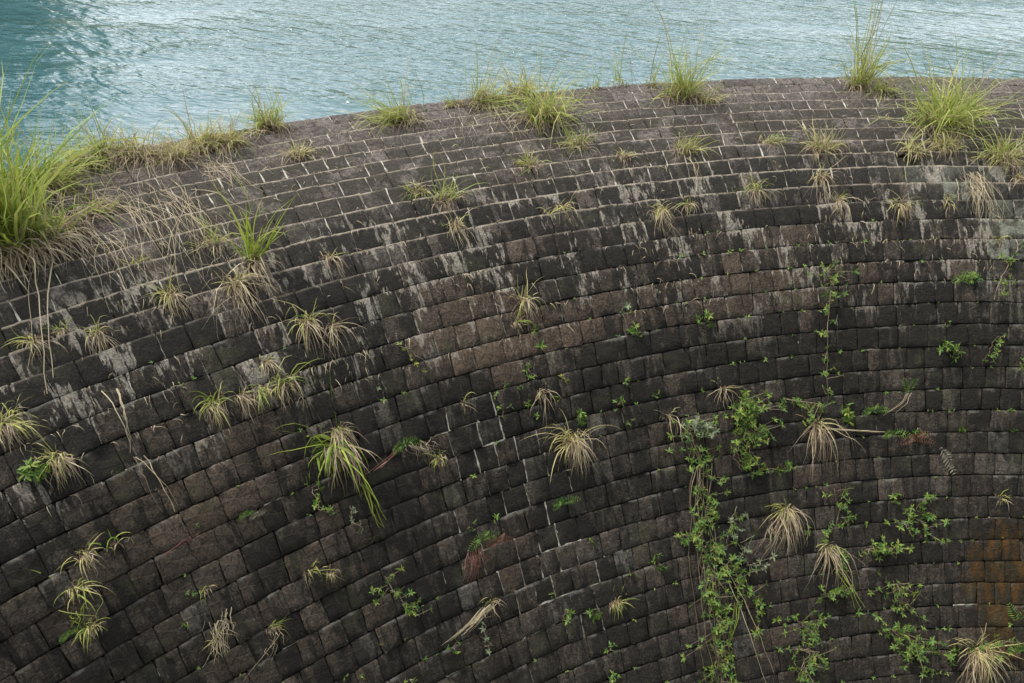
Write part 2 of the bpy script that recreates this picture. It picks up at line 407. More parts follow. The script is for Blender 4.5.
# lime mortar standing in the joints
def mortar():
    V = []; F = []
    rs = np.random.default_rng(5)
    def strip(pts, w):
        k = len(V)
        for (s, ph, ds, dp, off), ww in zip(pts, w):
            V.append(tuple(wall(s-ds*ww, ph-dp*ww, off))); V.append(tuple(wall(s+ds*ww, ph+dp*ww, off)))
        for i in range(len(pts)-1): F.append((k+2*i, k+2*i+1, k+2*i+3, k+2*i+2))
    def patch(s, p):
        return (gau(s, p, 20.5, -.50, 3.0, .05) + gau(s, p, 24.5, -.47, 1.6, .05) + .9*gau(s, p, 18.2, -.51, 1.2, .03) + .4*gau(s, p, 27, -.44, 2.5, .05))
    for row, a, b, l1, l2, sd_ in stones:
        s0, s1 = ROWS[row], ROWS[row+1]; sm = (s0+s1)/2; rm = R0/U - float(np.interp(sm, _s, _dr))
        pt = patch(sm, a)
        if sm < 9.5: pv = .72
        elif sm < 16: pv = .40 + .5*n2(a*9, sm*.4, 3) - (sm-9.5)*.045
        else: pv = .015 + .05*n2(a*9, sm*.3, 3)
        if -.12 < a < .03 and 9 < sm < 19: pv += .22
        pv = max(pv, pt*.95)
        if rs.random() < pv:
            full = 1. if (sm < 9.5 or pt > .4) else rs.uniform(.35, 1.)
            t0 = 0. if full == 1 else rs.uniform(0, 1-full)
            N = 6; pts = []; w = []
            wmax = rs.uniform(.014, .046) if sm < 9.5 else (rs.uniform(.030, .050) if pt > .4 else rs.uniform(.006, .020))
            for i in range(N):
                v = t0 + full*i/(N-1); 
                pts.append((s0+line_wobble(row, a) + (s1-s0)*v, a + l1*v + rs.uniform(-.018, .018)/rm, 0, 1/rm, (-.004 if pt > .4 else -.009) + step_amp(s0)*(1-2*v)))
                w.append(wmax*rs.uniform(.25, 1.45)*(.15 if rs.random() < .16 else 1)*(0.25 if (i in (0, N-1) and full < 1) else 1))
            strip(pts, w)
        # bed joint under this stone
        pt = patch(s1, (a+b)/2)
        pb = (.85 if (s1 > 3.5 and a < -.2) else .4) if s1 < 3.9 else 0.0
        if s1 >= 3.9: pb = max(.008, pt*.33, .04 if (s1 > 12 and (a > -.1)) else 0)*(s1 > 10)
        if row < len(ROWS)-2 and rs.random() < pb:
            N = 7; pts = []; w = []; wm = rs.uniform(.015, .042) if s1 < 9.3 else rs.uniform(.026, .048)
            for i in range(N):
                ph = a + (b-a)*i/(N-1)
                pts.append((s1 + line_wobble(row+1, ph) + rs.uniform(-.008, .008), ph, 1, 0, -.004 if pt > .4 else -.010)); w.append(wm*rs.uniform(.2, 1.5)*(.12 if rs.random() < .2 else 1))
            strip(pts, w)
    # give every strip a body: front plus a back sheet lower down
    n = len(V)
    o = bpy.data.objects.new('mortar', mesh('mortar', V, F, M_MORT)); o.location = -dam.location
    m = o.modifiers.new('body', 'SOLIDIFY'); m.thickness = .010; m.offset = 0
    link(o, dam, kind='stuff')
mortar()

# ------------------------------------------------------------------ lake, ground, hills
def ring_sheet(name, r0, r1, z, p0, p1, mat, nr=30, nphi=90):
    V = []; F = []
    rr = [r0*(r1/r0)**(i/(nr-1)) for i in range(nr)]
    for i in range(nphi):
        f = p0+(p1-p0)*i/(nphi-1)
        for r in rr: V.append((AX+r*math.sin(f), AY+r*math.cos(f), z))
    for i in range(nphi-1):
        for j in range(nr-1):
            a = i*nr+j; F.append((a, a+nr, a+nr+1, a+1))
    return mesh(name, V, F, mat)
def water_material():
    g = G('lake_water')
    ob = g.n('ShaderNodeTexCoord').outputs['Object']
    warp = g.noise(ob, .12, 2, .5)
    v1 = g.mapv(g.mapv(ob, rot=(0, 0, math.radians(42))), (.95, 3.0, 1))      # crests run obliquely over the lake
    a = g.noise(v1, 1.0, 2, .5, .25)
    v2 = g.mapv(g.mapv(ob, rot=(0, 0, math.radians(12))), (1.3, 3.4, 1), (5, 2, 0))
    b = g.noise(v2, 1.5, 3, .55, .3)
    c = g.noise(g.mapv(g.mapv(ob, rot=(0, 0, math.radians(30))), (.5, 1, 1)), .30, 2, .5)
    h = g.math('ADD', g.math('MULTIPLY', a, g.ramp(warp, .35, .65, .5, 1.3)), g.math('MULTIPLY', b, .42))
    h = g.math('ADD', h, g.math('MULTIPLY', c, .7))
    calm = g.ramp(g.noise(g.mapv(ob, (.6, 1.4, 1), rot=(0, 0, math.radians(24))), .10, 3, .6), .38, .60, .45, 1.25)
    h = g.math('MULTIPLY', h, calm)
    nrm = g.bump(h, 1.0, .15)
    return g.done(g.pbsdf((.034, .078, .090), .04, nrm, .5, IOR=1.33))
M_WATER = water_material()
WATER_Z = -.14
link(bpy.data.objects.new('water', ring_sheet('water', R0+.02, 420, WATER_Z, -1.45, .75, M_WATER)), kind='structure')

def ground_material():
    g = G('wooded_ground')
    ob = g.n('ShaderNodeTexCoord').outputs['Object']
    c = g.mix(g.ramp(g.noise(ob, .25, 6, .65), .35, .65), (.030, .045, .018), (.075, .078, .040))
    return g.done(g.pbsdf(c, .95, g.bump(g.noise(ob, 1.5, 6, .7), 1, .25), .1))
M_GROUND = ground_material()
def smst(x, a, b):
    t = min(max((x-a)/(b-a), 0), 1); return t*t*(3-2*t)
Z_FLOOR = float(wall(S_END-1.5, 0)[2])
def ground_h(r, f):
    lake = smst(r, R0-.2, R0+.05)                       # outside the arc: lake bed
    base = Z_FLOOR
    rise_l = smst(-f, 1.08, 1.62); rise_r = smst(f, .30, .85)
    up = max(rise_l, rise_r)
    far = smst(r, 330, 460)*26
    low = base - 1.0*lake
    hill = up*(14 + 14*mn.noise(Vector((r*.02, f*2, 1))) + min(r*.16, 40)) 
    if r < R0 - 1: hill *= smst(r, 11, R0)
    z = low + (hill - low*0)*(1 if up > 0 else 0)
    z = low*(1-up) + up*max(hill-3, low) + far
    x = AX + r*math.sin(f); y = AY + r*math.cos(f)
    d = -x*math.cos(BANK) - y*math.sin(BANK)                  # metres to the left of the far bank's line
    if y > 20 and r > R0 + 4:
        k = smst(d, 0, 11)*smst(y, 30, 44)
        z = z*(1-k) + k*max(z, 25 + 4*mn.noise(Vector((x*.05, y*.05, 3))))
    return z
BANK = math.radians(28.8)
def build_ground():
    rr = [0.5, 4, 8, 11, 13, 15, 17, 19, 21, 22.4, R0-.3, R0+.03, 25, 28, 32, 38, 45, 55, 70, 90, 120, 160, 220, 300, 360, 420, 600, 1000, 2200]
    nphi = 140; V = []; F = []; n = len(rr)
    for i in range(nphi):
        f = -math.pi + 2*math.pi*i/nphi
        for r in rr: V.append((AX+r*math.sin(f), AY+r*math.cos(f), ground_h(r, f)))
    for i in range(nphi):
        for j in range(n-1):
            a = i*n+j; b = ((i+1) % nphi)*n+j; F.append((a, b, b+1, a+1))
    V.append((AX, AY, ground_h(.1, 0))); 
    for i in range(nphi): F.append((len(V)-1, ((i+1) % nphi)*n, i*n))
    link(bpy.data.objects.new('ground', mesh('ground', V, F, M_GROUND, True)), kind='structure')
build_ground()
# wooded bank left of the lake: many small leaf faces over a steep slope; its dark image lies on the water at the left
def build_wood():
    rs = np.random.default_rng(11); C = []; 
    n_t = 420
    for _ in range(n_t):
        y = rs.uniform(40, 130); x = -y*math.tan(math.radians(27.8)) - 0.8 - 60*rs.random()**1.5
        r = math.hypot(x-AX, y-AY); f = math.atan2(x-AX, y-AY); hgt = rs.uniform(9, 15)
        for q in range(46):
            d = rs.normal(size=3); d /= np.linalg.norm(d); k = rs.random()**.4
            C.append((x+d[0]*k*hgt*.36, y+d[1]*k*hgt*.36, max(ground_h(r, f), -.5) + hgt*.50 + d[2]*k*hgt*.48, hgt*rs.uniform(.05, .10)))
    C = np.array(C); n = len(C)
    d1 = rs.normal(size=(n, 3)); d1 /= np.linalg.norm(d1, axis=1)[:, None]
    d2 = np.cross(d1, rs.normal(size=(n, 3))); d2 /= np.linalg.norm(d2, axis=1)[:, None]
    sz = C[:, 3:4]
    V = np.stack([C[:, :3]-d1*sz, C[:, :3]+d2*sz*.7, C[:, :3]+d1*sz, C[:, :3]-d2*sz*.7], 1).reshape(-1, 3)
    me = mesh('woodland', V, [(4*i, 4*i+1, 4*i+2, 4*i+3) for i in range(n)], M_LEAF)
    vattr(me, 'Tone', np.repeat(np.stack([rs.random(n)*.6, np.zeros(n), np.zeros(n), np.ones(n)], 1), 4, 0))
    link(bpy.data.objects.new('woodland', me), kind='stuff', label='dark green wooded bank beyond the left end of the lake')
build_wood()

# ------------------------------------------------------------------ plants
def unit(v): return v/np.maximum(np.linalg.norm(v, axis=-1, keepdims=True), 1e-9)
def blades(p0, d0, L, W, droop, nseg=6, rs=None, taper=1., wob=.10, clear=.008):
    """ribbons: p0,d0 (N,3), L,W,droop (N) -> (N,nseg+1,2,3) strip verts"""
    N = len(p0); P = [p0]; p = p0.copy(); d = unit(d0.copy()); D = [d]
    st = (L/nseg)[:, None]
    for k in range(nseg):
        d = unit(d + np.array([0, 0, -1.])*(droop[:, None]*(1.3*(k+.5)/nseg)) + rs.normal(size=(N, 3))*wob)
        p = push_out(p + d*st, clear); P.append(p); D.append(d)
    P = np.stack(P, 1); D = np.stack(D, 1)
    side = unit(np.cross(D, np.array([0, 0, 1.]) + rs.normal(size=(N, 1, 3))*.5))
    t = np.linspace(0, 1, nseg+1); prof = (1 - t**2.2*taper)*(.55+.45*np.minimum(t*5, 1))
    w = (W[:, None]*prof[None, :])[..., None]*.5
    return np.stack([P-side*w, P+side*w], 2)
def strips_mesh(name, B, tone, mat):
    N, S, _, _ = B.shape
    V = B.reshape(-1, 3); F = []
    for i in range(N):
        k = i*S*2
        for j in range(S-1): F.append((k+2*j, k+2*j+1, k+2*j+3, k+2*j+2))
    me = mesh(name, V, F, mat); vattr(me, 'Tone', np.repeat(tone, S*2, 0)); return me
def tone_of(n, rs, lo=0, hi=1, y=0.):
    g = np.clip(rs.normal(y, .22, n), 0, 1)
    return np.stack([rs.uniform(lo, hi, n), g, np.zeros(n), np.ones(n)], 1)
def leaves_mesh(name, C, D, Nn, L, W, tone, mat):
    """folded pointed leaves: base C, direction D, normal Nn"""
    D = unit(D); Sd = unit(np.cross(D, Nn)); Nn = unit(np.cross(Sd, D))
    L = L[:, None]; W = W[:, None]
    a = C; b = C + D*L*.38 + Sd*W*.5 + Nn*W*.16; c = C + D*L*.38 - Sd*W*.5 + Nn*W*.16
    m = C + D*L*.42; e = C + D*L*.76 + Sd*W*.34 - Nn*L*.04; f = C + D*L*.76 - Sd*W*.34 - Nn*L*.04; t = C + D*L - Nn*L*.14
    V = np.stack([a, b, m, c, e, f, t], 1).reshape(-1, 3); F = []
    for i in range(len(C)):
        k = 7*i; F += [(k, k+1, k+2), (k, k+2, k+3), (k+1, k+4, k+2), (k+2, k+4, k+6), (k+2, k+6, k+5), (k+3, k+2, k+5)]
    me = mesh(name, V, F, mat); vattr(me, 'Tone', np.repeat(tone, 7, 0)); return me
def tubes_mesh(name, lines, rad, mat, rs):
    V = []; F = []; T = []
    for ln, r in zip(lines, rad):
        k = len(V); n = len(ln); tt = rs.random()
        for i, p in enumerate(ln):
            d = unit(ln[min(i+1, n-1)]-ln[max(i-1, 0)]); a = unit(np.cross(d, [.3, .2, .93])); b = np.cross(d, a); q = r*(1-.5*i/n)
            for m in range(3):
                an = m*2.094; V.append(p + a*math.cos(an)*q + b*math.sin(an)*q); T.append((tt, 0, 0, 1))
        for i in range(n-1):
            for m in range(3):
                F.append((k+3*i+m, k+3*i+(m+1) % 3, k+3*i+3+(m+1) % 3, k+3*i+3+m))
    me = mesh(name, V, F, mat); vattr(me, 'Tone', T); return me
def add(name, me, root, kind=None):
    o = bpy.data.objects.new(name, me); o.location = -root.location; return link(o, root, kind=kind)

def dirs(n, spread, rs, N, Z, B, zmix=.65):
    base = unit(Z*zmix + N*(1-zmix)); t1 = B; t2 = unit(np.cross(base, B))
    a = rs.uniform(0, 2*math.pi, n); r = spread*np.sqrt(rs.random(n))
    return unit(base + np.outer(np.cos(a)*r, t1) + np.outer(np.sin(a)*r, t2))
Z3 = np.array([0, 0, 1.])

def tuft(root, s, ph, d, rs):
    N, T, B = frame(s, ph); p = wall(s, ph, .0)
    up, dn, n, spread = d['up'], d['dn'], d['n'], d.get('spread', .8); wd = d.get('w', 1.); arch = d.get('arch', 1.)
    onface = s > 9; big = min(max(up, .15), 1.6)
    rad = (.05 + .16*big*min(spread, 1.)) if onface else (.09 + .30*big*min(spread, 1.))
    ng = int(n*(.55 if onface else 1.25)) + 2; up *= (1.25 if onface else (1.50 if up < .9 else 1.40)); dn *= 1.2
    if dn > up*1.6: ng = int(n*.35)+2
    j = rs.normal(size=(ng, 2))*rad*.5
    b0 = p + np.outer(j[:, 0], B) + np.outer(j[:, 1], T)*.55 - N*.01
    D = dirs(ng, spread*1.25, rs, N, Z3, B, .55 if onface else .7) + np.outer(j[:, 0], B)*.8/rad*.3
    D = D + B*rs.normal()*.38 + rs.normal(size=3)*.1
    L = up*rs.uniform(.35, 1.25, ng)*np.where(rs.random(ng) < .35, .55, 1.)*(1.25 if onface else 1.1)
    W = wd*rs.uniform(.006, .016, ng)*(1+.45*big)
    dr = rs.uniform(.05, .75, ng)*arch*(1.35 if onface else .75)
    yel = (.32 if onface else .30) + (.30 if dn > up else 0) + d.get('dry', 0)
    add('green_blades', strips_mesh('green_blades', blades(b0, D, L, W, dr, 6, rs, wob=.10 if onface else .17), tone_of(ng, rs, 0, 1, yel), M_GREEN), root, 'stuff')
    nd = int(n*(.80 if onface else 1.1)) + 3
    j = rs.normal(size=(nd, 2))*rad*.55
    b0 = p + np.outer(j[:, 0], B) + np.outer(j[:, 1], T)*.5
    D = dirs(nd, 1.1, rs, N, -T if onface else N, B, .35) - T*rs.uniform(-.2, .9, nd)[:, None]*(.9 if onface else .6)
    L = np.maximum(dn, .1)*rs.uniform(.35, 1.25, nd)
    dr = rs.uniform(.35, 1.1, nd)
    add('dry_blades', strips_mesh('dry_blades', blades(b0, D, L, wd*rs.uniform(.006, .013, nd), dr, 7, rs, clear=.012, wob=.16), tone_of(nd, rs, 0, 1, .12), M_DRY), root, 'stuff')
    # a low mat of short dead stubble hides the foot
    nm = int(n*(.8 if onface else 1.6))+8
    j = rs.normal(size=(nm, 2))*rad*.6
    b0 = p + np.outer(j[:, 0], B) + np.outer(j[:, 1], T)*.6
    D = dirs(nm, 1.6, rs, N, Z3, B, .2)
    add('dead_base', strips_mesh('dead_base', blades(b0, D, rs.uniform(.05, .16, nm)*min(1, .5+big)*(1. if onface else 1.7), rs.uniform(.006, .012, nm), rs.uniform(.3, 1.2, nm), 4, rs), tone_of(nm, rs, 0, .6, .72), M_DRY), root, 'stuff')
    k = d.get('stalk', 0)
    for i in range(k):
        hh = d.get('stalkup', up*1.45)*rs.uniform(.65, 1.1)
        D = dirs(1, spread*.55, rs, N, Z3, B, .9)
        q = p + B*rs.normal()*rad*.5
        st = blades(q[None], D, np.array([hh]), np.array([.017]), np.array([.16]), 9, rs, wob=.02, taper=.7)
        if i % 2: 
            add('stalk', strips_mesh('stalk', st, tone_of(1, rs, .2, .8, .3), M_GREEN), root)
        else:
            add('stalk', strips_mesh('stalk', st, tone_of(1, rs, .3, 1, 0), M_DRY), root)

def straw(root, s, ph, d, rs):
    p = wall(s, ph); q = wall(*d['to']); n = d['n'] if d['n'] < 12 else int(d['n']*1.8); wd = d.get('w', 1.)
    N, T, B = frame(s, ph); dist = np.linalg.norm(q-p); sp = min(.10 + .11*dist, .35)
    if n <= 6: sp *= .45
    L = []
    m = 9; T_ = np.linspace(0, 1, m)
    S = np.array([s + (d['to'][0]-s)*t for t in T_]); PH = np.array([ph + (d['to'][1]-ph)*t for t in T_])
    W = []
    Bl = []
    for i in range(n):
        t0 = rs.uniform(0, .35) if n > 6 else rs.uniform(0, .06); t1 = rs.uniform(.5, 1.05) if n > 6 else rs.uniform(.85, 1.05)
        tt = t0 + (t1-t0)*T_; o0 = rs.normal()*sp*.7; o1 = o0*.4 + rs.normal()*sp
        bow = rs.uniform(0, .10)*min(dist, 1)
        sv = s + (d['to'][0]-s)*tt; pv = ph + (d['to'][1]-ph)*tt + (o0*(1-T_) + o1*T_ + .25*sp*np.sin(T_*rs.uniform(2, 7)+rs.uniform(0, 6)) + np.cumsum(rs.normal(size=9))*.018)/R0
        off = .015 + bow*np.sin(math.pi*T_) + .02*rs.random() + .05*dist*np.sin(math.pi*np.minimum(T_*1.2, 1))*rs.random()
        P = wall(np.maximum(sv, 0), pv, off); D = unit(np.gradient(P, axis=0)); side = unit(np.cross(D, N + rs.normal(size=3)*.5))
        w = (wd if n <= 6 else wd*.55)*rs.uniform(.006, .012)*(1-.6*T_)[:, None]*.5*1.2
        Bl.append(np.stack([P-side*w, P+side*w], 1))
    mat = M_RED if d.get('red') else (M_GREEN if d.get('green') else M_DRY)
    add('stems', strips_mesh('stems', np.array(Bl), tone_of(n, rs, .4, 1, 0), mat), root, 'stuff' if n > 6 else None)

def rosette(C, Dn, n, L, rs, N, tone, W=.32):
    a = rs.uniform(0, 6.28) + np.arange(n)*2.4 + rs.normal(size=n)*.2
    t1 = unit(np.cross(Dn, [.2, .5, .8])); t2 = np.cross(Dn, t1)
    D = np.outer(np.cos(a), t1) + np.outer(np.sin(a), t2) + Dn*rs.uniform(.05, .8, n)[:, None] + Z3*.12
    ll = L*rs.uniform(.65, 1.2, n)
    return (np.repeat(C[None], n, 0), D, np.repeat((Dn+Z3*.4)[None], n, 0) + rs.normal(size=(n, 3))*.2, ll, ll*W*rs.uniform(.8, 1.15, n))
def collect(parts): return [np.concatenate([q[i] for q in parts]) for i in range(5)]

def herb(root, s, ph, d, rs):
    N, T, B = frame(s, ph); p = wall(s, ph, 0.); sz = d['sz']; n = d['n']
    lines = []; parts = []; L = min(sz*.40, .105) if n > 3 else min(sz*.6, .12)
    k = max(1, int(n*.8))
    for i in range(k):
        dd = unit(N*.55 + Z3*.45 + (B*rs.normal() + T*rs.normal())*.75)
        ln_ = sz*rs.uniform(.35, .9)*(.55 if k < 3 else .7); m = 5; pts = [p + B*rs.normal()*sz*.08]
        for q in range(m-1):
            dd = unit(dd + rs.normal(size=3)*.12 - Z3*.10); pts.append(pts[-1]+dd*ln_/(m-1))
        lines.append(np.array(pts))
        for q in range(2, m):
            if q == m-1: parts.append(rosette(pts[q], dd, 5, L, rs, N, None))
            elif sz > .2: parts.append(rosette(pts[q], dd, 2, L*.85, rs, N, None))
    mat = M_DULL if d.get('dull') else M_LEAF
    add('stem', tubes_mesh('stem', lines, [.0035]*len(lines), M_STEM, rs), root)
    a = collect(parts); add('leaves', leaves_mesh('leaves', *a, tone_of(len(a[0]), rs, 0, 1, .75 if d.get('yellow') else .12), mat), root, 'stuff')

def vine(root, s, ph, d, rs):
    pts = d['pts']; n = int(d['n']*1.7); sz = d['sz']; lines = []; parts = []
    seg = [0]; W = [wall(a, b, .03) for a, b in pts]
    for i in range(1, len(W)): seg.append(seg[-1] + np.linalg.norm(W[i]-W[i-1]))
    tot = seg[-1]; sv = [q[0] for q in pts]; pv = [q[1] for q in pts]
    nb = d.get('bare', 1 if n < 20 else 3); L = min(sz*.52, .085)
    for i in range(nb):
        t = np.linspace(0, tot, 14); jit = np.cumsum(rs.normal(size=14))*.022*(1 if nb == 1 else 1.8)
        lines.append(wall(np.interp(t, seg, sv), np.interp(t, seg, pv) + (jit + (rs.normal()*.12 if nb > 3 else 0))/R0, .02 + .03*rs.random(14)))
    sp = sz*(.32 if n < 14 else .95)
    for i in range(n):
        t = tot*(i+rs.random())/n; a = float(np.interp(t, seg, sv)); b = float(np.interp(t, seg, pv)); N, T, B = frame(a, b)
        c0 = wall(a, b, .03); dd = unit(N*.7 + Z3*.2 + B*rs.normal()*.8 + T*rs.normal()*.6)
        c1 = c0 + B*rs.normal()*sp + T*rs.normal()*sp*.6 + N*abs(rs.normal())*sp*.45 + N*.02
        lines.append(np.array([c0, (c0+c1)/2 + N*.02, c1]))
        parts.append(rosette(c1, dd, 6 if n < 30 else 7, L*rs.uniform(.7, 1.15), rs, N, None, .31))
        if n >= 12: parts.append(rosette((c0+c1)/2, dd, 4, L*.8, rs, N, None, .31))
    mat = M_DULL if d.get('dull') else M_LEAF
    add('runner', tubes_mesh('runner', lines, [.006]*nb + [.003]*(len(lines)-nb), M_STEM, rs), root)
    a = collect(parts); add('leaves', leaves_mesh('leaves', *a, tone_of(len(a[0]), rs, 0, 1, .7 if d.get('yellow') else .18), mat), root, 'stuff')

def fern(root, s, ph, d, rs):
    N, T, B = frame(s, ph); p = wall(s, ph, 0.); sz = d['sz']; n = d['n']; dead = d.get('dead')
    mat = (M_REDF if d.get('red') else M_DEADF) if dead else M_LEAF
    n = 2 if d.get('up') else min(n, 5)
    for i in range(n):
        a = (-1 + 2*(i+.5)/n)*1.25 + rs.normal()*.12
        if d.get('down'): dd = unit(B*.75 - T*.75 + N*.3 + B*rs.normal()*.12)
        elif d.get('up'): dd = unit(T*math.cos(a*.6) + B*math.sin(a*.6) + N*.35)
        else: dd = unit(N*.6 + (T*math.cos(a)*.55 + B*math.sin(a)) + Z3*.15)
        L = sz*rs.uniform(.65, 1.0); m = 10; pts = [p.copy()]
        for q in range(m-1):
            dd = unit(dd - Z3*(.13 if not d.get('up') else .05) + rs.normal(size=3)*.02); pts.append(push_out((pts[-1] + dd*L/(m-1))[None], .02)[0])
        pts = np.array(pts); Dd = unit(np.gradient(pts, axis=0))
        C, D, NN, LL, WW = [], [], [], [], []
        for q in range(1, m):
            for h in (0,):
                c = pts[q-1] + (pts[q]-pts[q-1])*h; t = (q-1+h)/(m-1); sdv = unit(np.cross(Dd[q], N)); l = L*.24*math.sin(math.pi*min(.16+.84*t, .985))*1.0 + .008
                for sg in (-1, 1): C.append(c); D.append(sdv*sg + Dd[q]*.55); NN.append(N + rs.normal(size=3)*.15); LL.append(l); WW.append(L/m*.42)
        fr = add('frond', leaves_mesh('frond', np.array(C), np.array(D), np.array(NN), np.array(LL), np.array(WW), tone_of(len(C), rs, 0, 1, .08 if not dead else 0), mat), root)
    
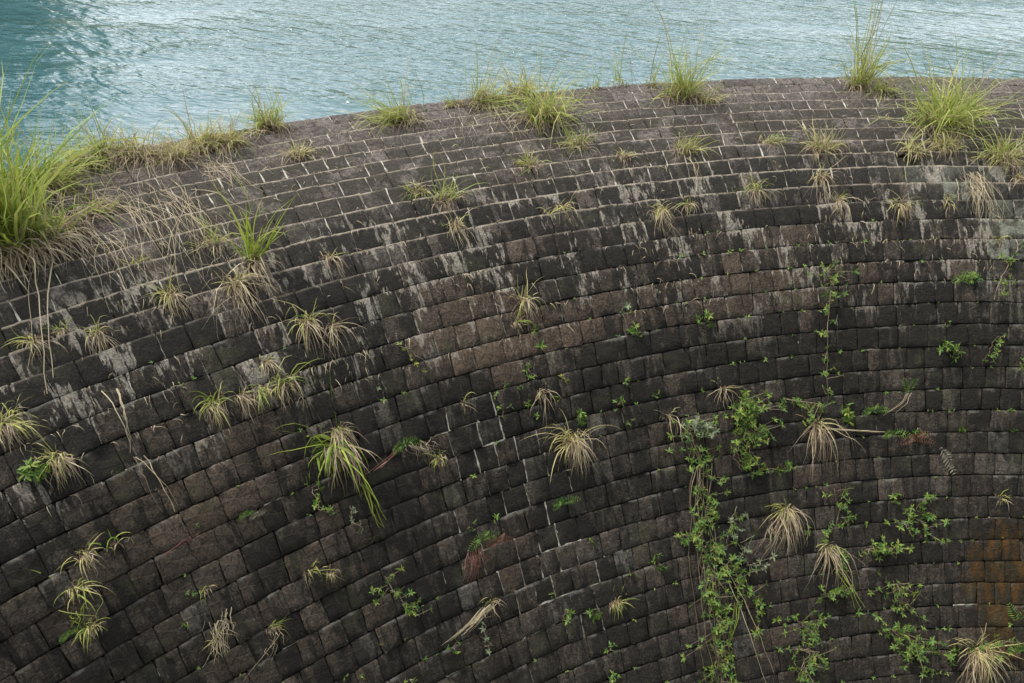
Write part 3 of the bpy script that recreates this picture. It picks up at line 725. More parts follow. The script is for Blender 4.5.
PLANTS = [
    ('tuft', 5.73, -0.7515, {'up': 1.687, 'dn': 0.675, 'n': 230, 'w': 1.9, 'stalk': 10, 'spread': 0.34, 'arch': 0.5, 'dry': -0.2}, 'tallest green reed grass clump at the left end of the dam crest'),
    ('tuft', 5.53, -0.7326, {'up': 0.774, 'dn': 0.704, 'n': 200, 'w': 1.5, 'spread': 0.45, 'arch': 0.6, 'dry': -0.1}, 'dense green grass clump right of the tallest reeds'),
    ('tuft', 5.22, -0.7158, {'up': 0.462, 'dn': 0.608, 'n': 100, 'w': 1.1, 'spread': 0.7, 'dry': 0.15}, 'bushy yellow green grass on the right flank of the big left clump'),
    ('tuft', 2.47, -0.7306, {'up': 0.98, 'dn': 0.367, 'n': 150, 'w': 1.4, 'spread': 0.35, 'stalk': 6, 'arch': 0.5, 'dry': -0.2}, 'green reeds rising behind the big left clump against the water'),
    ('tuft', 1.94, -0.7085, {'up': 0.644, 'dn': 0.515, 'n': 130, 'w': 1.1, 'spread': 0.7, 'stalk': 3}, 'loose green grass on the crest just behind the big clump'),
    ('tuft', 0.75, -0.6848, {'up': 0.464, 'dn': 0.464, 'n': 120, 'spread': 0.8, 'stalk': 3}, 'yellowish grass tuft on the crest edge nearest the big clump'),
    ('tuft', 0.5, -0.6683, {'up': 0.451, 'dn': 0.563, 'n': 120, 'spread': 0.7, 'stalk': 5}, 'thin tuft with one tall blade at the waterside edge'),
    ('tuft', 0.57, -0.653, {'up': 0.404, 'dn': 0.635, 'n': 130, 'spread': 0.9, 'stalk': 3}, 'low tuft over brown matted straw at the waterside edge'),
    ('tuft', 1.09, -0.6415, {'up': 0.351, 'dn': 0.877, 'n': 80, 'spread': 0.9, 'stalk': 1, 'fall': 0.8}, 'tuft whose pale straw streams far down the crest stones'),
    ('tuft', 1.66, -0.6275, {'up': 0.385, 'dn': 0.563, 'n': 120, 'spread': 0.9}, 'low green tuft in the middle of the left crest band'),
    ('tuft', 1.03, -0.6081, {'up': 0.43, 'dn': 0.584, 'n': 110, 'spread': 0.7, 'stalk': 4}, 'green tuft with thin stalks before the water, left crest'),
    ('tuft', 1.25, -0.5914, {'up': 0.408, 'dn': 0.69, 'n': 110, 'spread': 0.8, 'stalk': 2, 'fall': 0.6}, 'yellow green tuft over long pale roots on the left crest'),
    ('tuft', 0.3, -0.5551, {'up': 0.499, 'dn': 0.499, 'n': 120, 'spread': 0.7, 'stalk': 5}, 'spiky tuft with tall thin stalks standing over the crest edge'),
    ('tuft', 3.17, -0.5509, {'up': 0.242, 'dn': 0.322, 'n': 60, 'spread': 1.0}, 'small bright yellow green tuft two rows below the crest edge'),
    ('tuft', 4.42, -0.6953, {'up': 0.307, 'dn': 0.562, 'n': 60, 'spread': 1.0, 'fall': 0.7}, 'grass tuft with long arching straw beside the big clump'),
    ('straw', 2.78, -0.6819, {'n': 20, 'to': (7.51, -0.6698)}, 'pale straw trailing down the crest right of the big clump'),
    ('straw', 2.91, -0.6481, {'n': 28, 'to': (9.84, -0.6471)}, 'long pale straw stream crossing the crest stones'),
    ('straw', 2.11, -0.6105, {'n': 18, 'to': (5.38, -0.6023)}, 'curved pale straw hanging below the left crest tufts'),
    ('straw', 4.96, -0.7031, {'n': 14, 'to': (9.56, -0.6941)}, 'bent straw falling from the right flank of the big clump'),
    ('straw', 6.36, -0.7393, {'n': 3, 'w': 1.5, 'to': (11.42, -0.7716)}, 'two long bleached stems hanging under the big left clump'),
    ('tuft', 9.17, -0.6228, {'up': 0.791, 'dn': 0.464, 'n': 80, 'w': 1.5, 'spread': 0.33, 'arch': 0.35, 'dry': -0.3}, 'single upright bright green tuft standing on the upper left face'),
    ('tuft', 9.93, -0.6402, {'up': 0.264, 'dn': 0.792, 'n': 80, 'spread': 1.0, 'fall': 0.5}, 'dry tuft hanging in long threads below the upright green tuft'),
    ('tuft', 7.91, -0.6398, {'up': 0.323, 'dn': 0.35, 'n': 30, 'spread': 0.7}, 'thin yellow green blades left of the upright green tuft'),
    ('tuft', 9.65, -0.6814, {'up': 0.272, 'dn': 0.371, 'n': 70, 'spread': 1.0}, 'half dry tuft sitting on a joint left of the hanging threads'),
    ('tuft', 7.84, -0.6898, {'up': 0.124, 'dn': 0.124, 'n': 24, 'spread': 1.1}, 'tiny yellow tuft under the trailing straw'),
    ('tuft', 9.84, -0.5736, {'up': 0.174, 'dn': 0.377, 'n': 26, 'spread': 1.0}, 'tiny tuft in the second joint below the left crest bend'),
    ('tuft', 12.21, -0.606, {'up': 0.356, 'dn': 0.521, 'n': 60, 'spread': 1.0, 'w': 1.1}, 'arching pale green tuft with drooping brown blades'),
    ('tuft', 12.63, -0.5903, {'up': 0.14, 'dn': 0.475, 'n': 34, 'spread': 1.0, 'fall': 0.6}, 'dry brown threads hanging right of the arching pale tuft'),
    ('tuft', 9.68, -0.7637, {'up': 0.232, 'dn': 0.274, 'n': 50, 'spread': 1.0, 'w': 1.1}, 'sparse tuft beside the long bleached stems'),
    ('tuft', 9.68, -0.7484, {'up': 0.152, 'dn': 0.152, 'n': 30, 'spread': 1.1, 'w': 1.1}, 'tiny green tuft right of the bleached stems'),
    ('tuft', 10.22, -0.7315, {'up': 0.202, 'dn': 0.359, 'n': 60, 'spread': 1.0, 'w': 1.1}, 'half brown tuft in the joint right of the bleached stems'),
    ('tuft', 14.14, -0.6378, {'up': 0.418, 'dn': 0.34, 'n': 50, 'spread': 1.1, 'w': 1.0}, 'wide star of green blades on the left face'),
    ('tuft', 14.08, -0.6534, {'up': 0.281, 'dn': 0.204, 'n': 40, 'spread': 1.1, 'w': 1.1}, 'flat green blades joined to the left of the wide star'),
    ('tuft', 14.05, -0.6667, {'up': 0.125, 'dn': 0.3, 'n': 50, 'spread': 1.0}, 'round dry brown tuft left of the wide green star'),
    ('tuft', 13.96, -0.6862, {'up': 0.29, 'dn': 0.266, 'n': 80, 'spread': 1.0}, 'straw yellow domed tuft on the left face'),
    ('tuft', 13.16, -0.6444, {'up': 0.181, 'dn': 0.336, 'n': 24, 'spread': 0.8}, 'thin dry stalks standing above the wide green star'),
    ('tuft', 12.08, -0.7974, {'up': 0.271, 'dn': 0.29, 'n': 80, 'spread': 1.0, 'w': 1.1}, 'domed grass tuft cut by the left edge of the frame'),
    ('tuft', 13.67, -0.7827, {'up': 0.24, 'dn': 0.34, 'n': 80, 'spread': 1.0}, 'domed straw tuft above leafy green growth at lower left'),
    ('herb', 13.81, -0.7958, {'sz': 0.253, 'n': 12}, 'leafy green herb spreading left of the domed straw tuft'),
    ('straw', 12.2, -0.7393, {'n': 3, 'w': 1.3, 'to': (14.58, -0.7424)}, 'thin bundle of pale stems crossing four courses'),
    ('straw', 14.59, -0.7419, {'n': 3, 'w': 1.1, 'to': (16.85, -0.7382)}, 'lower split end of the long pale stem bundle'),
    ('tuft', 16.4, -0.6123, {'up': 0.136, 'dn': 0.461, 'n': 80, 'spread': 1.1, 'w': 1.1}, 'brown ball of dead grass above the drooping green star'),
    ('tuft', 16.93, -0.6174, {'up': 0.621, 'dn': 0.54, 'n': 90, 'spread': 1.15, 'w': 1.7, 'arch': 1.5, 'dry': -0.5}, 'big drooping green star of long blades, centre left'),
    ('straw', 18.49, -0.6064, {'n': 4, 'w': 2.6, 'green': 1, 'to': (20.52, -0.6012)}, 'pair of long green blades hanging below the drooping star'),
    ('tuft', 16.76, -0.7918, {'up': 0.198, 'dn': 0.238, 'n': 60, 'spread': 1.2}, 'tangle of pink brown dead grass at lower left'),
    ('tuft', 16.87, -0.776, {'up': 0.308, 'dn': 0.062, 'n': 8, 'spread': 0.9, 'w': 1.5, 'arch': 1.5}, 'few long green blades arching right from the pinkish tangle'),
    ('tuft', 17.58, -0.8042, {'up': 0.29, 'dn': 0.174, 'n': 40, 'spread': 1.1, 'w': 1.3}, 'fresh green star tuft below the pinkish tangle'),
    ('straw', 17.9, -0.8032, {'n': 8, 'w': 1.6, 'green': 1, 'to': (18.91, -0.8069)}, 'green blades falling from the fresh star tuft'),
    ('tuft', 18.91, -0.8069, {'up': 0.194, 'dn': 0.136, 'n': 90, 'spread': 1.2}, 'mossy yellow green tuft at lower left'),
    ('fern', 18.76, -0.8179, {'sz': 0.189, 'n': 6}, 'small dark green fern left of the mossy yellow tuft'),
    ('fern', 17.96, -0.6933, {'sz': 0.145, 'n': 6}, 'small green rosette fern on a joint above dead stems'),
    ('fern', 18.14, -0.6872, {'sz': 0.171, 'n': 5, 'dead': 1}, 'grey dead fern lying right of the small green rosette'),
    ('herb', 17.52, -0.7249, {'sz': 0.068, 'n': 3}, 'lone pale green sprig above the reddish root'),
    ('straw', 17.72, -0.7258, {'n': 10, 'red': 1, 'to': (18.0, -0.7459)}, 'reddish brown roots lying on lower left stones'),
    ('tuft', 19.63, -0.7351, {'up': 0.292, 'dn': 0.112, 'n': 10, 'spread': 0.4}, 'thin upright green grass between two small herbs'),
    ('herb', 19.57, -0.7453, {'sz': 0.121, 'n': 4}, 'small leafy herb left of the thin upright grass'),
    ('herb', 20.32, -0.755, {'sz': 0.13, 'n': 4}, 'star shaped herb below the thin upright grass'),
    ('straw', 20.58, -0.7334, {'n': 12, 'w': 1.6, 'to': (21.97, -0.7456)}, 'straw yellow blades hanging in a narrow bundle, lower left'),
    ('tuft', 21.44, -0.7404, {'up': 0.179, 'dn': 0.224, 'n': 20, 'spread': 0.9}, 'dry yellow tuft under the narrow straw bundle'),
    ('tuft', 22.01, -0.7045, {'up': 0.143, 'dn': 0.095, 'n': 40, 'spread': 1.1}, 'small yellow green tuft with trailing roots'),
    ('straw', 22.16, -0.7073, {'n': 8, 'to': (23.26, -0.7179)}, 'grey roots trailing under the small yellow green tuft'),
    ('tuft', 20.82, -0.6658, {'up': 0.254, 'dn': 0.203, 'n': 14, 'spread': 0.9}, 'sparse dry twiggy tuft on the lower left face'),
    ('tuft', 21.19, -0.6506, {'up': 0.13, 'dn': 0.182, 'n': 24, 'spread': 1.0}, 'brown dry tuft right of the twiggy one'),
    ('vine', 17.97, -0.6433, {'pts': [(17.97, -0.6433), (18.83, -0.6436), (19.18, -0.6347)], 'sz': 0.117, 'n': 7}, 'short leafy creeper left of the hanging green blades'),
    ('vine', 19.17, -0.6217, {'pts': [(19.17, -0.6217), (19.74, -0.623), (20.26, -0.6173)], 'sz': 0.094, 'n': 5, 'dull': 1}, 'sparse pale creeper beside the hanging green blades'),
    ('herb', 20.83, -0.6135, {'sz': 0.096, 'n': 2}, 'single bright leaf pair beneath the hanging green blades'),
    ('tuft', 1.6, -0.4595, {'up': 0.65, 'dn': 0.469, 'n': 130, 'spread': 0.7, 'stalk': 3}, 'round bushy tuft on the crest left of the double tuft'),
    ('tuft', 0.72, -0.3915, {'up': 0.653, 'dn': 0.576, 'n': 120, 'spread': 0.75, 'stalk': 2}, 'left half of the double tuft on the crest'),
    ('tuft', 0.0, -0.357, {'up': 0.435, 'dn': 0.593, 'n': 90, 'spread': 0.9, 'stalk': 2}, 'green tuft at the water edge joining the double tuft'),
    ('tuft', 3.02, -0.3528, {'up': 0.837, 'dn': 0.647, 'n': 190, 'spread': 0.8, 'stalk': 3}, 'largest middle crest tuft leaning down the slope'),
    ('tuft', 0.62, -0.4133, {'up': 0.303, 'dn': 0.341, 'n': 26, 'spread': 0.6, 'stalk': 1}, 'thin green sprigs left of the double tuft'),
    ('straw', 1.23, -0.4168, {'n': 8, 'to': (5.05, -0.4216)}, 'pale curved straw on crest stones below the double tuft'),
    ('straw', 0.41, -0.3813, {'n': 12, 'to': (4.65, -0.3838)}, 'pale roots running down between the two middle crest tufts'),
    ('tuft', 5.84, -0.3411, {'up': 0.331, 'dn': 0.368, 'n': 80, 'spread': 1.1}, 'flat yellow green mat below the largest middle crest tuft'),
    ('tuft', 6.84, -0.3893, {'up': 0.23, 'dn': 0.248, 'n': 50, 'spread': 1.1}, 'small round yellow tuft on the middle crest rows'),
    ('tuft', 7.07, -0.3102, {'up': 0.146, 'dn': 0.22, 'n': 30, 'spread': 1.1}, 'tiny dry tuft between the flat mat and the next dry patch'),
    ('tuft', 0.1, -0.2903, {'up': 0.407, 'dn': 0.122, 'n': 10, 'spread': 0.5}, 'wispy sprigs on the crest edge before the water'),
    ('tuft', 0.08, -0.2675, {'up': 0.451, 'dn': 0.164, 'n': 12, 'spread': 0.5, 'stalk': 2}, 'thin sprigs at the crest edge left of the tall tuft'),
    ('tuft', 0.29, -0.2431, {'up': 0.534, 'dn': 0.164, 'n': 14, 'spread': 0.4, 'stalk': 1}, 'upright thin sprigs touching the tall crest tuft'),
    ('tuft', 1.85, -0.2266, {'up': 0.886, 'dn': 0.483, 'n': 150, 'spread': 0.7, 'stalk': 6}, 'full tuft with very long thin stalks over the crest edge'),
    ('tuft', 2.47, -0.2055, {'up': 0.28, 'dn': 0.52, 'n': 40, 'spread': 1.0, 'fall': 0.8}, 'dry trailing side of the full stalked tuft'),
    ('tuft', 8.24, -0.4731, {'up': 0.425, 'dn': 0.393, 'n': 34, 'spread': 0.7}, 'sparse upright tuft on the upper face, left of centre'),
    ('tuft', 7.39, -0.4864, {'up': 0.196, 'dn': 0.228, 'n': 30, 'spread': 1.1}, 'small dry tuft left of the sparse upright tuft'),
    ('tuft', 9.64, -0.4724, {'up': 0.226, 'dn': 0.387, 'n': 50, 'spread': 1.1}, 'dry brown tuft with a few green blades below the sparse tuft'),
    ('tuft', 9.6, -0.3817, {'up': 0.275, 'dn': 0.379, 'n': 30, 'spread': 1.0}, 'small tuft hanging at the crest bend in the middle'),
    ('tuft', 9.81, -0.3952, {'up': 0.239, 'dn': 0.136, 'n': 12, 'spread': 1.1}, 'few green blades lying left of the small hanging tuft'),
    ('tuft', 6.88, -0.2557, {'up': 0.335, 'dn': 0.372, 'n': 70, 'spread': 1.1}, 'dry crest tuft with two long roots hanging below'),
    ('straw', 7.5, -0.2545, {'n': 4, 'to': (9.94, -0.2613)}, 'two long straight roots hanging from the dry crest tuft'),
    ('tuft', 10.56, -0.3011, {'up': 0.283, 'dn': 0.424, 'n': 70, 'spread': 1.2}, 'wide dry brown tuft on the upper face, middle'),
    ('tuft', 10.37, -0.2729, {'up': 0.249, 'dn': 0.249, 'n': 30, 'spread': 1.1}, 'green tinted dry tuft right of the wide dry one'),
    ('tuft', 6.78, -0.1781, {'up': 0.263, 'dn': 0.263, 'n': 50, 'spread': 1.1}, 'small green topped tuft on the right crest bend'),
    ('tuft', 7.5, -0.1371, {'up': 0.371, 'dn': 0.556, 'n': 70, 'spread': 0.9}, 'yellow green tuft on the right crest bend'),
    ('tuft', 9.39, -0.1495, {'up': 0.217, 'dn': 0.616, 'n': 60, 'spread': 1.0, 'fall': 0.4}, 'dry hanging tuft straight below the yellow green one'),
    ('tuft', 10.71, -0.1403, {'up': 0.179, 'dn': 0.464, 'n': 40, 'spread': 0.9, 'fall': 0.5}, 'lowest dry tuft of the hanging trio, right of centre'),
    ('tuft', 9.87, -0.2102, {'up': 0.325, 'dn': 0.325, 'n': 60, 'spread': 0.9}, 'dry tuft with upright green tips on the upper right face'),
    ('tuft', 11.06, -0.086, {'up': 0.282, 'dn': 0.387, 'n': 70, 'spread': 1.2}, 'brown dry rosette of grass on the upper right face'),
    ('tuft', 11.05, -0.0441, {'up': 0.174, 'dn': 0.243, 'n': 40, 'spread': 1.2}, 'small brown dry tuft left of the hanging root curtain'),
    ('tuft', 7.83, -0.0575, {'up': 0.254, 'dn': 0.326, 'n': 60, 'spread': 1.2}, 'dry mat left of the grass dome on the right crest'),
    ('tuft', 1.39, -0.0659, {'up': 0.884, 'dn': 0.402, 'n': 90, 'spread': 0.35, 'stalk': 14, 'stalkup': 2.109, 'w': 1.2, 'dry': 0.1}, 'upright tuft with the tallest reed stalks over the water'),
    ('tuft', 1.89, -0.0496, {'up': 0.436, 'dn': 0.397, 'n': 70, 'spread': 1.0}, 'pale grass leaning right from the tall reed tuft'),
    ('tuft', 5.84, -0.02, {'up': 1.068, 'dn': 0.479, 'n': 230, 'spread': 0.85, 'stalk': 6, 'w': 1.3}, 'widest green tuft on the right end of the crest'),
    ('tuft', 4.17, 0.0127, {'up': 0.672, 'dn': 0.485, 'n': 90, 'spread': 0.9, 'stalk': 3}, 'right half of the widest crest tuft, paler green'),
    ('tuft', 7.54, -0.0287, {'up': 0.288, 'dn': 0.36, 'n': 110, 'spread': 1.1}, 'pale domed grass just below the widest crest tuft'),
    ('tuft', 8.4, 0.018, {'up': 0.453, 'dn': 0.453, 'n': 130, 'spread': 1.1}, 'wide sprawling tuft at the right edge of the crest bend'),
    ('tuft', 9.57, 0.0241, {'up': 0.171, 'dn': 0.342, 'n': 40, 'spread': 1.0}, 'drooping grass under the sprawling right edge tuft'),
    ('straw', 9.23, -0.0173, {'n': 34, 'w': 1.1, 'to': (12.05, -0.0141)}, 'curtain of grey roots hanging under the right crest bend'),
    ('tuft', 12.95, -0.0033, {'up': 0.168, 'dn': 0.135, 'n': 12, 'spread': 1.0}, 'faint green wisps on pale lichened stone at right'),
    ('tuft', 13.54, -0.4397, {'up': 0.259, 'dn': 0.421, 'n': 50, 'spread': 1.2}, 'dry brown tuft bent over a small green star, centre'),
    ('tuft', 14.37, -0.4505, {'up': 0.257, 'dn': 0.16, 'n': 18, 'spread': 1.2, 'w': 1.3}, 'small yellow green star under the bent dry tuft'),
    ('herb', 14.84, -0.4397, {'sz': 0.146, 'n': 3}, 'three leaf sprig right of the small yellow green star'),
    ('herb', 15.6, -0.44, {'sz': 0.178, 'n': 3}, 'pointed leaves on the joint below the centre star'),
    ('vine', 16.05, -0.4521, {'pts': [(16.05, -0.4521), (16.54, -0.4536), (16.75, -0.4509)], 'sz': 0.128, 'n': 4}, 'short chain of leaves on the centre face'),
    ('herb', 16.68, -0.4758, {'sz': 0.126, 'n': 2}, 'pale two leaf seedling left of the leaf chain'),
    ('herb', 16.95, -0.4618, {'sz': 0.111, 'n': 3}, 'small seedling directly beneath the leaf chain'),
    ('herb', 17.06, -0.4821, {'sz': 0.125, 'n': 4}, 'round bright seedling at the left of the centre group'),
    ('herb', 17.69, -0.479, {'sz': 0.189, 'n': 4}, 'bright star seedling lowest left of the centre group'),
    ('herb', 17.63, -0.4614, {'sz': 0.159, 'n': 3}, 'long leaved seedling in the middle of the centre group'),
    ('tuft', 17.36, -0.4428, {'up': 0.162, 'dn': 0.42, 'n': 24, 'spread': 0.9}, 'reddish dry tuft hanging right of the centre seedlings'),
    ('herb', 18.43, -0.4522, {'sz': 0.145, 'n': 4}, 'small herb under the reddish dry tuft'),
    ('herb', 17.7, -0.4323, {'sz': 0.114, 'n': 3}, 'dark seedling right of the reddish dry tuft'),
    ('herb', 17.24, -0.4238, {'sz': 0.164, 'n': 5, 'yellow': 1}, 'yellowing upright sprig right of the reddish tuft'),
    ('herb', 14.71, -0.3557, {'sz': 0.204, 'n': 4, 'dull': 1}, 'grey green herb near the brown stones, upper one'),
    ('herb', 15.73, -0.3506, {'sz': 0.238, 'n': 6}, 'bright herb near the brown stones, lower one'),
    ('vine', 14.09, -0.5494, {'pts': [(14.09, -0.5494), (14.42, -0.5434), (15.15, -0.538), (15.31, -0.5357)], 'sz': 0.088, 'n': 5, 'yellow': 1}, 'thin yellow green creeper lying slantwise left of centre'),
    ('herb', 15.49, -0.5737, {'sz': 0.085, 'n': 3, 'dull': 1}, 'tiny pale seedling below the slanting creeper'),
    ('tuft', 16.97, -0.5091, {'up': 0.183, 'dn': 0.214, 'n': 8, 'spread': 0.9}, 'few thin dry blades above the white mortar joints'),
    ('herb', 18.9, -0.4148, {'sz': 0.247, 'n': 7}, 'dark leafy herb above the big dry tuft'),
    ('herb', 18.76, -0.3769, {'sz': 0.185, 'n': 5}, 'green herb two stones right of the dark leafy herb'),
    ('herb', 17.93, -0.3633, {'sz': 0.152, 'n': 5}, 'upright narrow herb above the middle right courses'),
    ('herb', 19.67, -0.3697, {'sz': 0.135, 'n': 4}, 'small herb one course below the green herb'),
    ('herb', 18.68, -0.3398, {'sz': 0.137, 'n': 3}, 'faint seedling left of the dry forked twig'),
    ('tuft', 19.7, -0.3314, {'up': 0.241, 'dn': 0.481, 'n': 12, 'spread': 1.1, 'w': 1.3}, 'dry forked twig of grass hanging in a wide V'),
    ('tuft', 19.73, -0.4242, {'up': 0.492, 'dn': 0.525, 'n': 110, 'spread': 1.15, 'w': 1.0, 'arch': 1.3, 'dry': 0.4}, 'big straw coloured tuft with drooping green blades, centre'),
    ('fern', 17.8, -0.5654, {'sz': 0.317, 'n': 7}, 'dark green fern growing on a pink root, left of centre'),
    ('straw', 17.86, -0.5709, {'n': 6, 'red': 1, 'w': 1.5, 'to': (18.32, -0.5946)}, 'pink bare root hanging from the dark green fern'),
    ('straw', 17.73, -0.5599, {'n': 12, 'to': (18.77, -0.5417)}, 'grey fibrous stem between the fern and the small yellow tuft'),
    ('tuft', 18.77, -0.5417, {'up': 0.178, 'dn': 0.148, 'n': 50, 'spread': 1.2}, 'small yellow green tuft right of the dark green fern'),
    ('fern', 22.2, -0.4464, {'sz': 0.324, 'n': 7}, 'bright green fern herb beside a pale blotched stone'),
    ('herb', 21.74, -0.531, {'sz': 0.135, 'n': 4}, 'leaf rosette just above the red rooted fern'),
    ('fern', 22.47, -0.5251, {'sz': 0.333, 'n': 7}, 'green fern above hanging red roots'),
    ('straw', 22.57, -0.5313, {'n': 26, 'red': 1, 'to': (23.9, -0.5434)}, 'bunch of dark red roots hanging under the green fern'),
    ('fern', 22.82, -0.51, {'sz': 0.338, 'n': 3, 'dead': 1, 'red': 1}, 'reddish brown dead frond stretching right of the green fern'),
    ('herb', 21.86, -0.5073, {'sz': 0.139, 'n': 3}, 'pale long leaf lying on the white mortar joint'),
    ('vine', 22.2, -0.6135, {'pts': [(22.2, -0.6135), (22.79, -0.6124), (23.25, -0.6067), (23.6, -0.6056), (24.22, -0.5981)], 'sz': 0.15, 'n': 9}, 'bright leafy creeper with star leaves, lower left of centre'),
    ('herb', 24.49, -0.6302, {'sz': 0.08, 'n': 3, 'yellow': 1}, 'tiny yellow flowering sprig under the bright creeper'),
    ('herb', 24.74, -0.6129, {'sz': 0.069, 'n': 2, 'yellow': 1}, 'faint yellow sprig right of the tiny yellow one'),
    ('herb', 25.84, -0.6025, {'sz': 0.097, 'n': 3}, 'small herb at the bottom, left of the two bottom leaves'),
    ('herb', 26.27, -0.6189, {'sz': 0.149, 'n': 5}, 'pair of bright leaves at the bottom edge'),
    ('herb', 25.31, -0.6554, {'sz': 0.09, 'n': 3}, 'tiny herb at the bottom edge left of the leaf pair'),
    ('straw', 24.98, -0.5329, {'n': 14, 'w': 1.6, 'to': (25.68, -0.5745)}, 'bent sheaf of straw blades hanging leftwards at the bottom'),
    ('tuft', 24.98, -0.5329, {'up': 0.21, 'dn': 0.27, 'n': 14, 'spread': 1.0}, 'dry knot from which the bent straw sheaf hangs'),
    ('vine', 25.52, -0.5462, {'pts': [(25.52, -0.5462), (26.22, -0.549), (26.74, -0.5485)], 'sz': 0.104, 'n': 4, 'dull': 1}, 'small trailing herb right of the bent straw sheaf'),
    ('herb', 25.96, -0.5755, {'sz': 0.158, 'n': 5}, 'grey green star herb below the bent straw sheaf'),
    ('herb', 25.68, -0.4751, {'sz': 0.095, 'n': 3}, 'tiny seedling below the long white mortar joint'),
    ('vine', 26.41, -0.4649, {'pts': [(26.41, -0.4649), (26.84, -0.4674)], 'sz': 0.128, 'n': 4}, 'narrow herb between the mortar joint and leafy star'),
    ('herb', 27.11, -0.4373, {'sz': 0.228, 'n': 6}, 'leafy star herb left of the yellow moss tuft'),
    ('tuft', 26.93, -0.4141, {'up': 0.198, 'dn': 0.132, 'n': 90, 'spread': 1.3, 'w': 0.8}, 'yellow moss like tuft low in the middle'),
    ('herb', 28.76, -0.4315, {'sz': 0.179, 'n': 5}, 'bright seedling below the yellow moss tuft'),
    ('herb', 29.91, -0.436, {'sz': 0.178, 'n': 5}, 'bright seedling on the bottom edge, centre'),
    ('herb', 24.13, -0.43, {'sz': 0.164, 'n': 3}, 'single bright leaf cluster over a tiny root'),
    ('herb', 25.84, -0.3948, {'sz': 0.117, 'n': 3}, 'faint seedling beside a whitish stone'),
    ('herb', 25.83, -0.3641, {'sz': 0.221, 'n': 5}, 'leaning herb with a long thin root'),
    ('vine', 24.88, -0.3463, {'pts': [(24.88, -0.3463), (25.02, -0.3342), (25.38, -0.325)], 'sz': 0.154, 'n': 6}, 'horizontal leafy sprig reaching left from the vine column'),
    ('vine', 20.04, -0.3127, {'pts': [(20.04, -0.3127), (21.31, -0.3107), (22.54, -0.3086), (23.66, -0.3093), (24.97, -0.3129)], 'sz': 0.225, 'n': 30}, 'dense upper creeper of the long green column'),
    ('vine', 24.93, -0.317, {'pts': [(24.93, -0.317), (26.08, -0.3138), (27.21, -0.3127), (28.05, -0.3183)], 'sz': 0.225, 'n': 22}, 'middle creeper of the long green column'),
    ('vine', 28.07, -0.3162, {'pts': [(28.07, -0.3162), (29.05, -0.3158), (30.22, -0.323), (31.71, -0.3206)], 'sz': 0.224, 'n': 26}, 'lowest creeper of the long green column at the bottom edge'),
    ('vine', 22.11, -0.3072, {'pts': [(22.11, -0.3072), (23.6, -0.3153), (26.25, -0.3188), (29.77, -0.3233), (32.0, -0.322)], 'sz': 0.052, 'n': 10, 'bare': 7, 'dull': 1}, 'tangle of brown bare stems behind the green column'),
    ('vine', 19.36, -0.2571, {'pts': [(19.36, -0.2571), (19.86, -0.2504), (20.71, -0.2575), (21.43, -0.2522)], 'sz': 0.228, 'n': 42}, 'dense bushy shrub with narrow leaves right of the green column'),
    ('vine', 21.31, -0.2681, {'pts': [(21.31, -0.2681), (22.02, -0.264), (22.73, -0.2597)], 'sz': 0.175, 'n': 12}, 'leafy tail under the dense bushy shrub'),
    ('vine', 20.5, -0.3121, {'pts': [(20.5, -0.3121), (20.36, -0.3017), (20.59, -0.2904)], 'sz': 0.173, 'n': 12, 'dull': 1}, 'grey green leafy sprig at the head of the column'),
    ('tuft', 18.91, -0.2758, {'up': 0.244, 'dn': 0.453, 'n': 16, 'spread': 0.8, 'w': 1.2}, 'forked dry grass above the head of the column'),
    ('vine', 26.38, -0.3063, {'pts': [(26.38, -0.3063), (27.02, -0.287), (27.77, -0.2787), (28.54, -0.2681)], 'sz': 0.173, 'n': 13}, 'thin leafy branches reaching right from the column'),
    ('vine', 24.77, -0.2868, {'pts': [(24.77, -0.2868), (25.97, -0.278), (27.36, -0.274)], 'sz': 0.157, 'n': 10, 'dull': 1}, 'loose creeper between column and dry ball'),
    ('straw', 27.04, -0.2936, {'n': 2, 'w': 1.5, 'to': (32.41, -0.2655)}, 'long arching pale stem hanging right of the column'),
    ('straw', 28.35, -0.2885, {'n': 4, 'green': 1, 'w': 1.5, 'to': (30.36, -0.31)}, 'thin green blades hanging between column and arching stem'),
    ('vine', 24.23, -0.2756, {'pts': [(24.23, -0.2756), (24.83, -0.2796), (25.9, -0.2863)], 'sz': 0.157, 'n': 4}, 'single herb on a thin stem above the arching stem'),
    ('herb', 28.4, -0.2688, {'sz': 0.175, 'n': 5}, 'small upright herb right of the arching stem'),
    ('vine', 28.53, -0.2692, {'pts': [(28.53, -0.2692), (29.64, -0.2709), (30.22, -0.2799)], 'sz': 0.14, 'n': 6}, 'short creeper under the small upright herb'),
    ('tuft', 24.8, -0.2255, {'up': 0.317, 'dn': 0.668, 'n': 120, 'spread': 1.1, 'w': 1.1}, 'ball of straw hanging like a bird nest'),
    ('straw', 25.17, -0.2381, {'n': 14, 'to': (26.86, -0.2538)}, 'brown roots trailing under the straw ball'),
    ('herb', 22.81, -0.2237, {'sz': 0.246, 'n': 6}, 'green herb cluster above the straw ball'),
    ('vine', 22.99, -0.2563, {'pts': [(22.99, -0.2563), (22.82, -0.2476), (22.82, -0.2352)], 'sz': 0.158, 'n': 7}, 'low sprig left of the herb cluster'),
    ('herb', 25.93, -0.2059, {'sz': 0.158, 'n': 4}, 'small herb right of the straw ball'),
    ('vine', 24.11, -0.1725, {'pts': [(24.11, -0.1725), (25.05, -0.1679), (25.86, -0.1705), (25.96, -0.1867)], 'sz': 0.176, 'n': 9}, 'chain of bright leaf stars right of the straw ball'),
    ('tuft', 26.7, -0.1852, {'up': 0.211, 'dn': 0.703, 'n': 50, 'spread': 0.8}, 'hanging straw tuft over a green leaf cluster'),
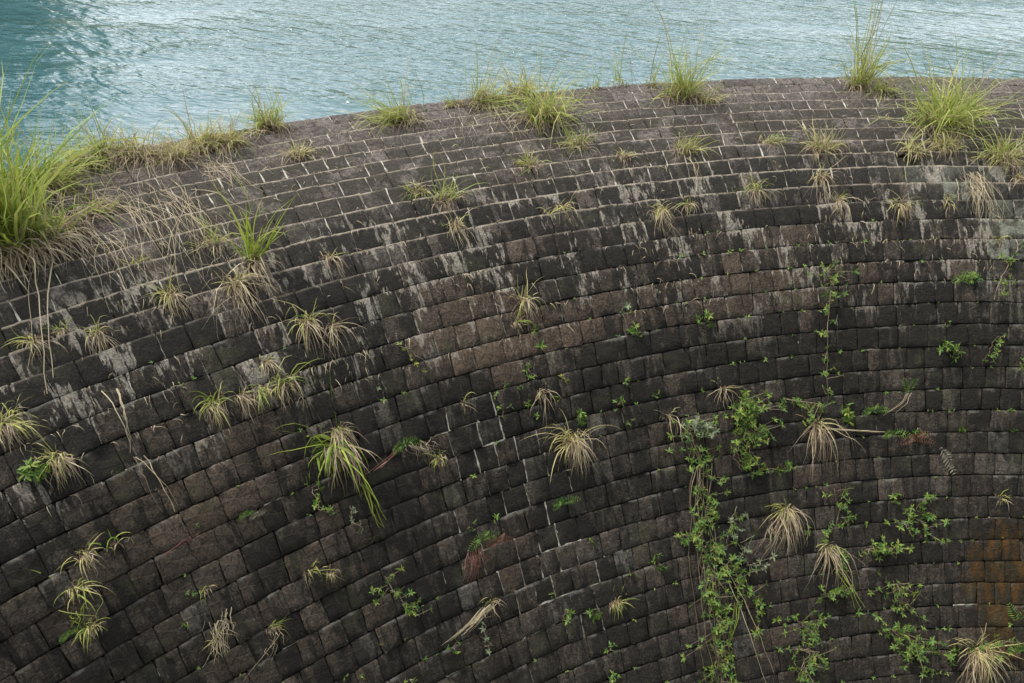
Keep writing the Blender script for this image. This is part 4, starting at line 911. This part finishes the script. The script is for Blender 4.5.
    ('vine', 26.85, -0.1737, {'pts': [(26.85, -0.1737), (27.68, -0.1733), (27.92, -0.1793)], 'sz': 0.176, 'n': 7}, 'green leaf cluster below the hanging straw tuft'),
    ('straw', 27.85, -0.1748, {'n': 3, 'green': 1, 'w': 1.8, 'to': (29.86, -0.1572)}, 'few long green blades hanging from the straw tuft'),
    ('vine', 28.81, -0.1969, {'pts': [(28.81, -0.1969), (28.82, -0.1814), (28.77, -0.1746)], 'sz': 0.158, 'n': 9}, 'row of yellow green leaves lying on a joint'),
    ('herb', 29.84, -0.1605, {'sz': 0.158, 'n': 3}, 'small herb where the long green blades end'),
    ('vine', 29.62, -0.2304, {'pts': [(29.62, -0.2304), (30.08, -0.2228), (30.54, -0.2095), (29.87, -0.202)], 'sz': 0.175, 'n': 11}, 'leafy creeper arch at lower right of the column'),
    ('vine', 31.0, -0.2326, {'pts': [(31.0, -0.2326), (31.32, -0.2131), (31.94, -0.2266), (32.43, -0.2329)], 'sz': 0.193, 'n': 14}, 'bottom leafy creeper right of the column'),
    ('vine', 19.75, -0.2172, {'pts': [(19.75, -0.2172), (20.21, -0.1811), (21.06, -0.1865)], 'sz': 0.141, 'n': 10}, 'low leafy sprigs above the big straw tuft at right'),
    ('tuft', 21.11, -0.1856, {'up': 0.281, 'dn': 0.774, 'n': 90, 'spread': 1.1, 'w': 1.0, 'dry': 0.3}, 'big straw tuft with long drooping blades, right'),
    ('straw', 21.31, -0.1809, {'n': 5, 'w': 1.6, 'to': (21.74, -0.1209)}, 'pale horizontal stem reaching right from the big straw tuft'),
    ('herb', 20.79, -0.1539, {'sz': 0.263, 'n': 9}, 'leafy herb behind the pale horizontal stem'),
    ('fern', 20.79, -0.1299, {'sz': 0.384, 'n': 7}, 'yellow green fern right of the leafy herb'),
    ('fern', 21.91, -0.1101, {'sz': 0.348, 'n': 6}, 'bright fern with hanging fronds at right'),
    ('herb', 21.65, -0.0849, {'sz': 0.225, 'n': 5}, 'dark herb next to the red brown dead fern'),
    ('fern', 22.2, -0.0893, {'sz': 0.381, 'n': 6, 'dead': 1, 'red': 1}, 'red brown dead fern on the right face'),
    ('fern', 22.62, -0.0635, {'sz': 0.584, 'n': 3, 'dead': 1, 'down': 1}, 'grey feathery dead frond drooping to the right'),
    ('fern', 19.97, -0.0937, {'sz': 0.415, 'n': 6, 'up': 0.017}, 'upright light green fern on the right face'),
    ('straw', 19.97, -0.0937, {'n': 3, 'to': (20.93, -0.1142)}, 'thin root slanting below the upright fern'),
    ('vine', 14.04, -0.1645, {'pts': [(14.04, -0.1645), (14.61, -0.1613), (15.06, -0.1643)], 'sz': 0.193, 'n': 9}, 'bright green leaf bunch on a vertical runner'),
    ('vine', 15.06, -0.1643, {'pts': [(15.06, -0.1643), (16.42, -0.1687), (17.14, -0.1717), (18.14, -0.1721), (18.69, -0.1729), (20.06, -0.1739)], 'sz': 0.14, 'n': 9}, 'long vertical runner with leaf pairs, upper right'),
    ('herb', 15.8, -0.2839, {'sz': 0.243, 'n': 6}, 'small spreading fern like herb on the brown stone band'),
    ('fern', 14.95, -0.0414, {'sz': 0.374, 'n': 5}, 'spreading fern with long side fronds, upper right'),
    ('herb', 14.81, -0.0313, {'sz': 0.271, 'n': 5}, 'pale leafy arm right of the spreading fern'),
    ('vine', 13.04, 0.0158, {'pts': [(13.04, 0.0158), (14.29, 0.0016), (15.79, -0.012)], 'sz': 0.133, 'n': 9}, 'long curved pale branch coming in from the right edge'),
    ('herb', 18.08, -0.0575, {'sz': 0.376, 'n': 12}, 'vigorous leafy herb on the right face'),
    ('herb', 16.84, -0.0564, {'sz': 0.119, 'n': 3}, 'tiny sprig above the vigorous leafy herb'),
    ('vine', 17.46, -0.0081, {'pts': [(17.46, -0.0081), (18.11, -0.0134), (18.76, -0.0178)], 'sz': 0.134, 'n': 7}, 'small herb on a bare stem, far right'),
    ('herb', 18.65, 0.0128, {'sz': 0.199, 'n': 5}, 'leafy herb cut by the right frame edge'),
    ('herb', 21.72, -0.0396, {'sz': 0.204, 'n': 4}, 'isolated bright herb on the right face'),
    ('herb', 21.72, 0.0087, {'sz': 0.15, 'n': 3}, 'faint herb at the right edge, mid height'),
    ('herb', 24.83, -0.1101, {'sz': 0.209, 'n': 5}, 'bright herb at the left of the forked cluster'),
    ('vine', 24.82, -0.076, {'pts': [(24.82, -0.076), (25.3, -0.0878), (25.84, -0.0758)], 'sz': 0.172, 'n': 8}, 'forked cluster of yellow green leaves'),
    ('vine', 26.23, -0.1024, {'pts': [(26.23, -0.1024), (25.64, -0.1006), (26.0, -0.0843), (26.57, -0.0786)], 'sz': 0.174, 'n': 9}, 'arched herb below the forked cluster'),
    ('vine', 27.03, -0.1471, {'pts': [(27.03, -0.1471), (26.97, -0.1299), (27.15, -0.1163), (27.57, -0.1148)], 'sz': 0.175, 'n': 11}, 'leaf row hanging over a joint at right'),
    ('vine', 28.77, -0.1264, {'pts': [(28.77, -0.1264), (28.73, -0.1122), (29.49, -0.1157), (29.99, -0.1044)], 'sz': 0.192, 'n': 12}, 'yellowing creeper beside the orange stained stones'),
    ('vine', 30.72, -0.1278, {'pts': [(30.72, -0.1278), (30.95, -0.1149), (31.36, -0.1022), (32.1, -0.0979)], 'sz': 0.244, 'n': 20}, 'bushy herb with brown dead leaves at lower right'),
    ('fern', 31.83, -0.0963, {'sz': 0.38, 'n': 6}, 'yellow green fern under the bushy herb'),
    ('herb', 32.09, -0.0644, {'sz': 0.29, 'n': 8}, 'bright leafy herb left of the dome of straw'),
    ('herb', 32.98, -0.0882, {'sz': 0.189, 'n': 5}, 'small herb at the bottom under the fern'),
    ('tuft', 32.05, -0.0302, {'up': 0.438, 'dn': 0.674, 'n': 150, 'spread': 1.15, 'w': 1.2, 'arch': 1.2, 'dry': 0.35}, 'large dome of straw coloured blades at bottom right'),
    ('vine', 32.18, -0.0336, {'pts': [(32.18, -0.0336), (31.87, -0.017), (31.51, -0.006)], 'sz': 0.202, 'n': 12}, 'light green leaves behind the straw dome'),
    ('fern', 30.68, 0.0125, {'sz': 0.43, 'n': 6, 'up': 0.017}, 'upright fern in the bottom right corner'),
    ('fern', 31.95, 0.0174, {'sz': 0.494, 'n': 5}, 'bright broad fern cut by the right frame edge'),
    ('fern', 32.19, -0.0063, {'sz': 0.4, 'n': 5, 'dead': 1, 'red': 1}, 'brown dead fern between straw dome and broad fern'),
    ('tuft', 24.98, -0.0043, {'up': 0.167, 'dn': 0.167, 'n': 20, 'spread': 1.1}, 'faint dry tuft at the right edge above the orange stain'),
]
CAT = {'tuft': ('grass_tuft', 'grass tuft', 'grass tufts rooted in the joints of the dam'), 'straw': ('dry_stems', 'dry grass', 'stems and roots hanging down the dam'),
       'herb': ('leafy_herb', 'small plant', 'small leafy herbs in the joints of the dam'), 'vine': ('creeper', 'creeper', 'leafy creepers on the dam'), 'fern': ('fern', 'fern', 'ferns in the joints of the dam')}
FN = {'tuft': tuft, 'straw': straw, 'herb': herb, 'vine': vine, 'fern': fern}
for i, (kind, s, a, d, lab) in enumerate(PLANTS):
    nm, cat, grp = CAT[kind]
    root = empty(nm, tuple(wall(s, a)), label=lab, cat=cat, group=grp)
    FN[kind](root, s, a, d, np.random.default_rng(500+i))

# litter nobody could count: dry wisps lying in the joints of the crest and upper face
def wisps():
    rs = np.random.default_rng(77); p0 = []; D = []; L = []
    while len(p0) < 2600:
        s = rs.uniform(.2, 15); a = rs.uniform(-.80, .12)
        dens = .5 + 1.3*n2(a*11, s*.35, 8)
        if s < 7 and a < -.55: dens += .5
        if s > 9: dens -= .25
        if rs.random() > dens: continue
        k = ROWS[int(np.argmin([abs(q-s) for q in ROWS]))] if rs.random() < .7 else s
        N, T, B = frame(k, a); p0.append(wall(k, a, .004)); D.append(-T*rs.uniform(-.2, 1) + B*rs.normal()*.6 + N*.5); L.append(rs.uniform(.05, .28))
    n = len(p0)
    B_ = blades(np.array(p0), np.array(D), np.array(L), rs.uniform(.005, .010, n), rs.uniform(.4, 1.2, n), 5, rs, wob=.25)
    me = strips_mesh('wisps', B_, tone_of(n, rs, .2, 1, 0), M_DRY)
    link(bpy.data.objects.new('dry_wisps', me), kind='stuff', label='short dry wisps and rootlets lying in the joints of the dam')
wisps()

# tiny seedlings sprouting all along the joints, past counting
def seedlings():
    rs = np.random.default_rng(91); parts = []; k = 0
    while k < 330:
        s = ROWS[rs.integers(12, 36)] + rs.normal()*.03; a = rs.uniform(-.78, .06)
        if rs.random() > .15 + .9*smst(a, -.55, -.1) + 1.1*n2(a*9, s*.25, 21): continue
        N, T, B = frame(s, a); parts.append(rosette(wall(s, a, .01), unit(N + T*.4 + B*rs.normal()*.3), rs.integers(2, 6), rs.uniform(.025, .06), rs, N, None, .42)); k += 1
    q = collect(parts)
    link(bpy.data.objects.new('seedlings', leaves_mesh('seedlings', *q, tone_of(len(q[0]), rs, 0, 1, .15), M_LEAF)), kind='stuff', label='scattered tiny green seedlings sprouting in the joints of the dam')
seedlings()
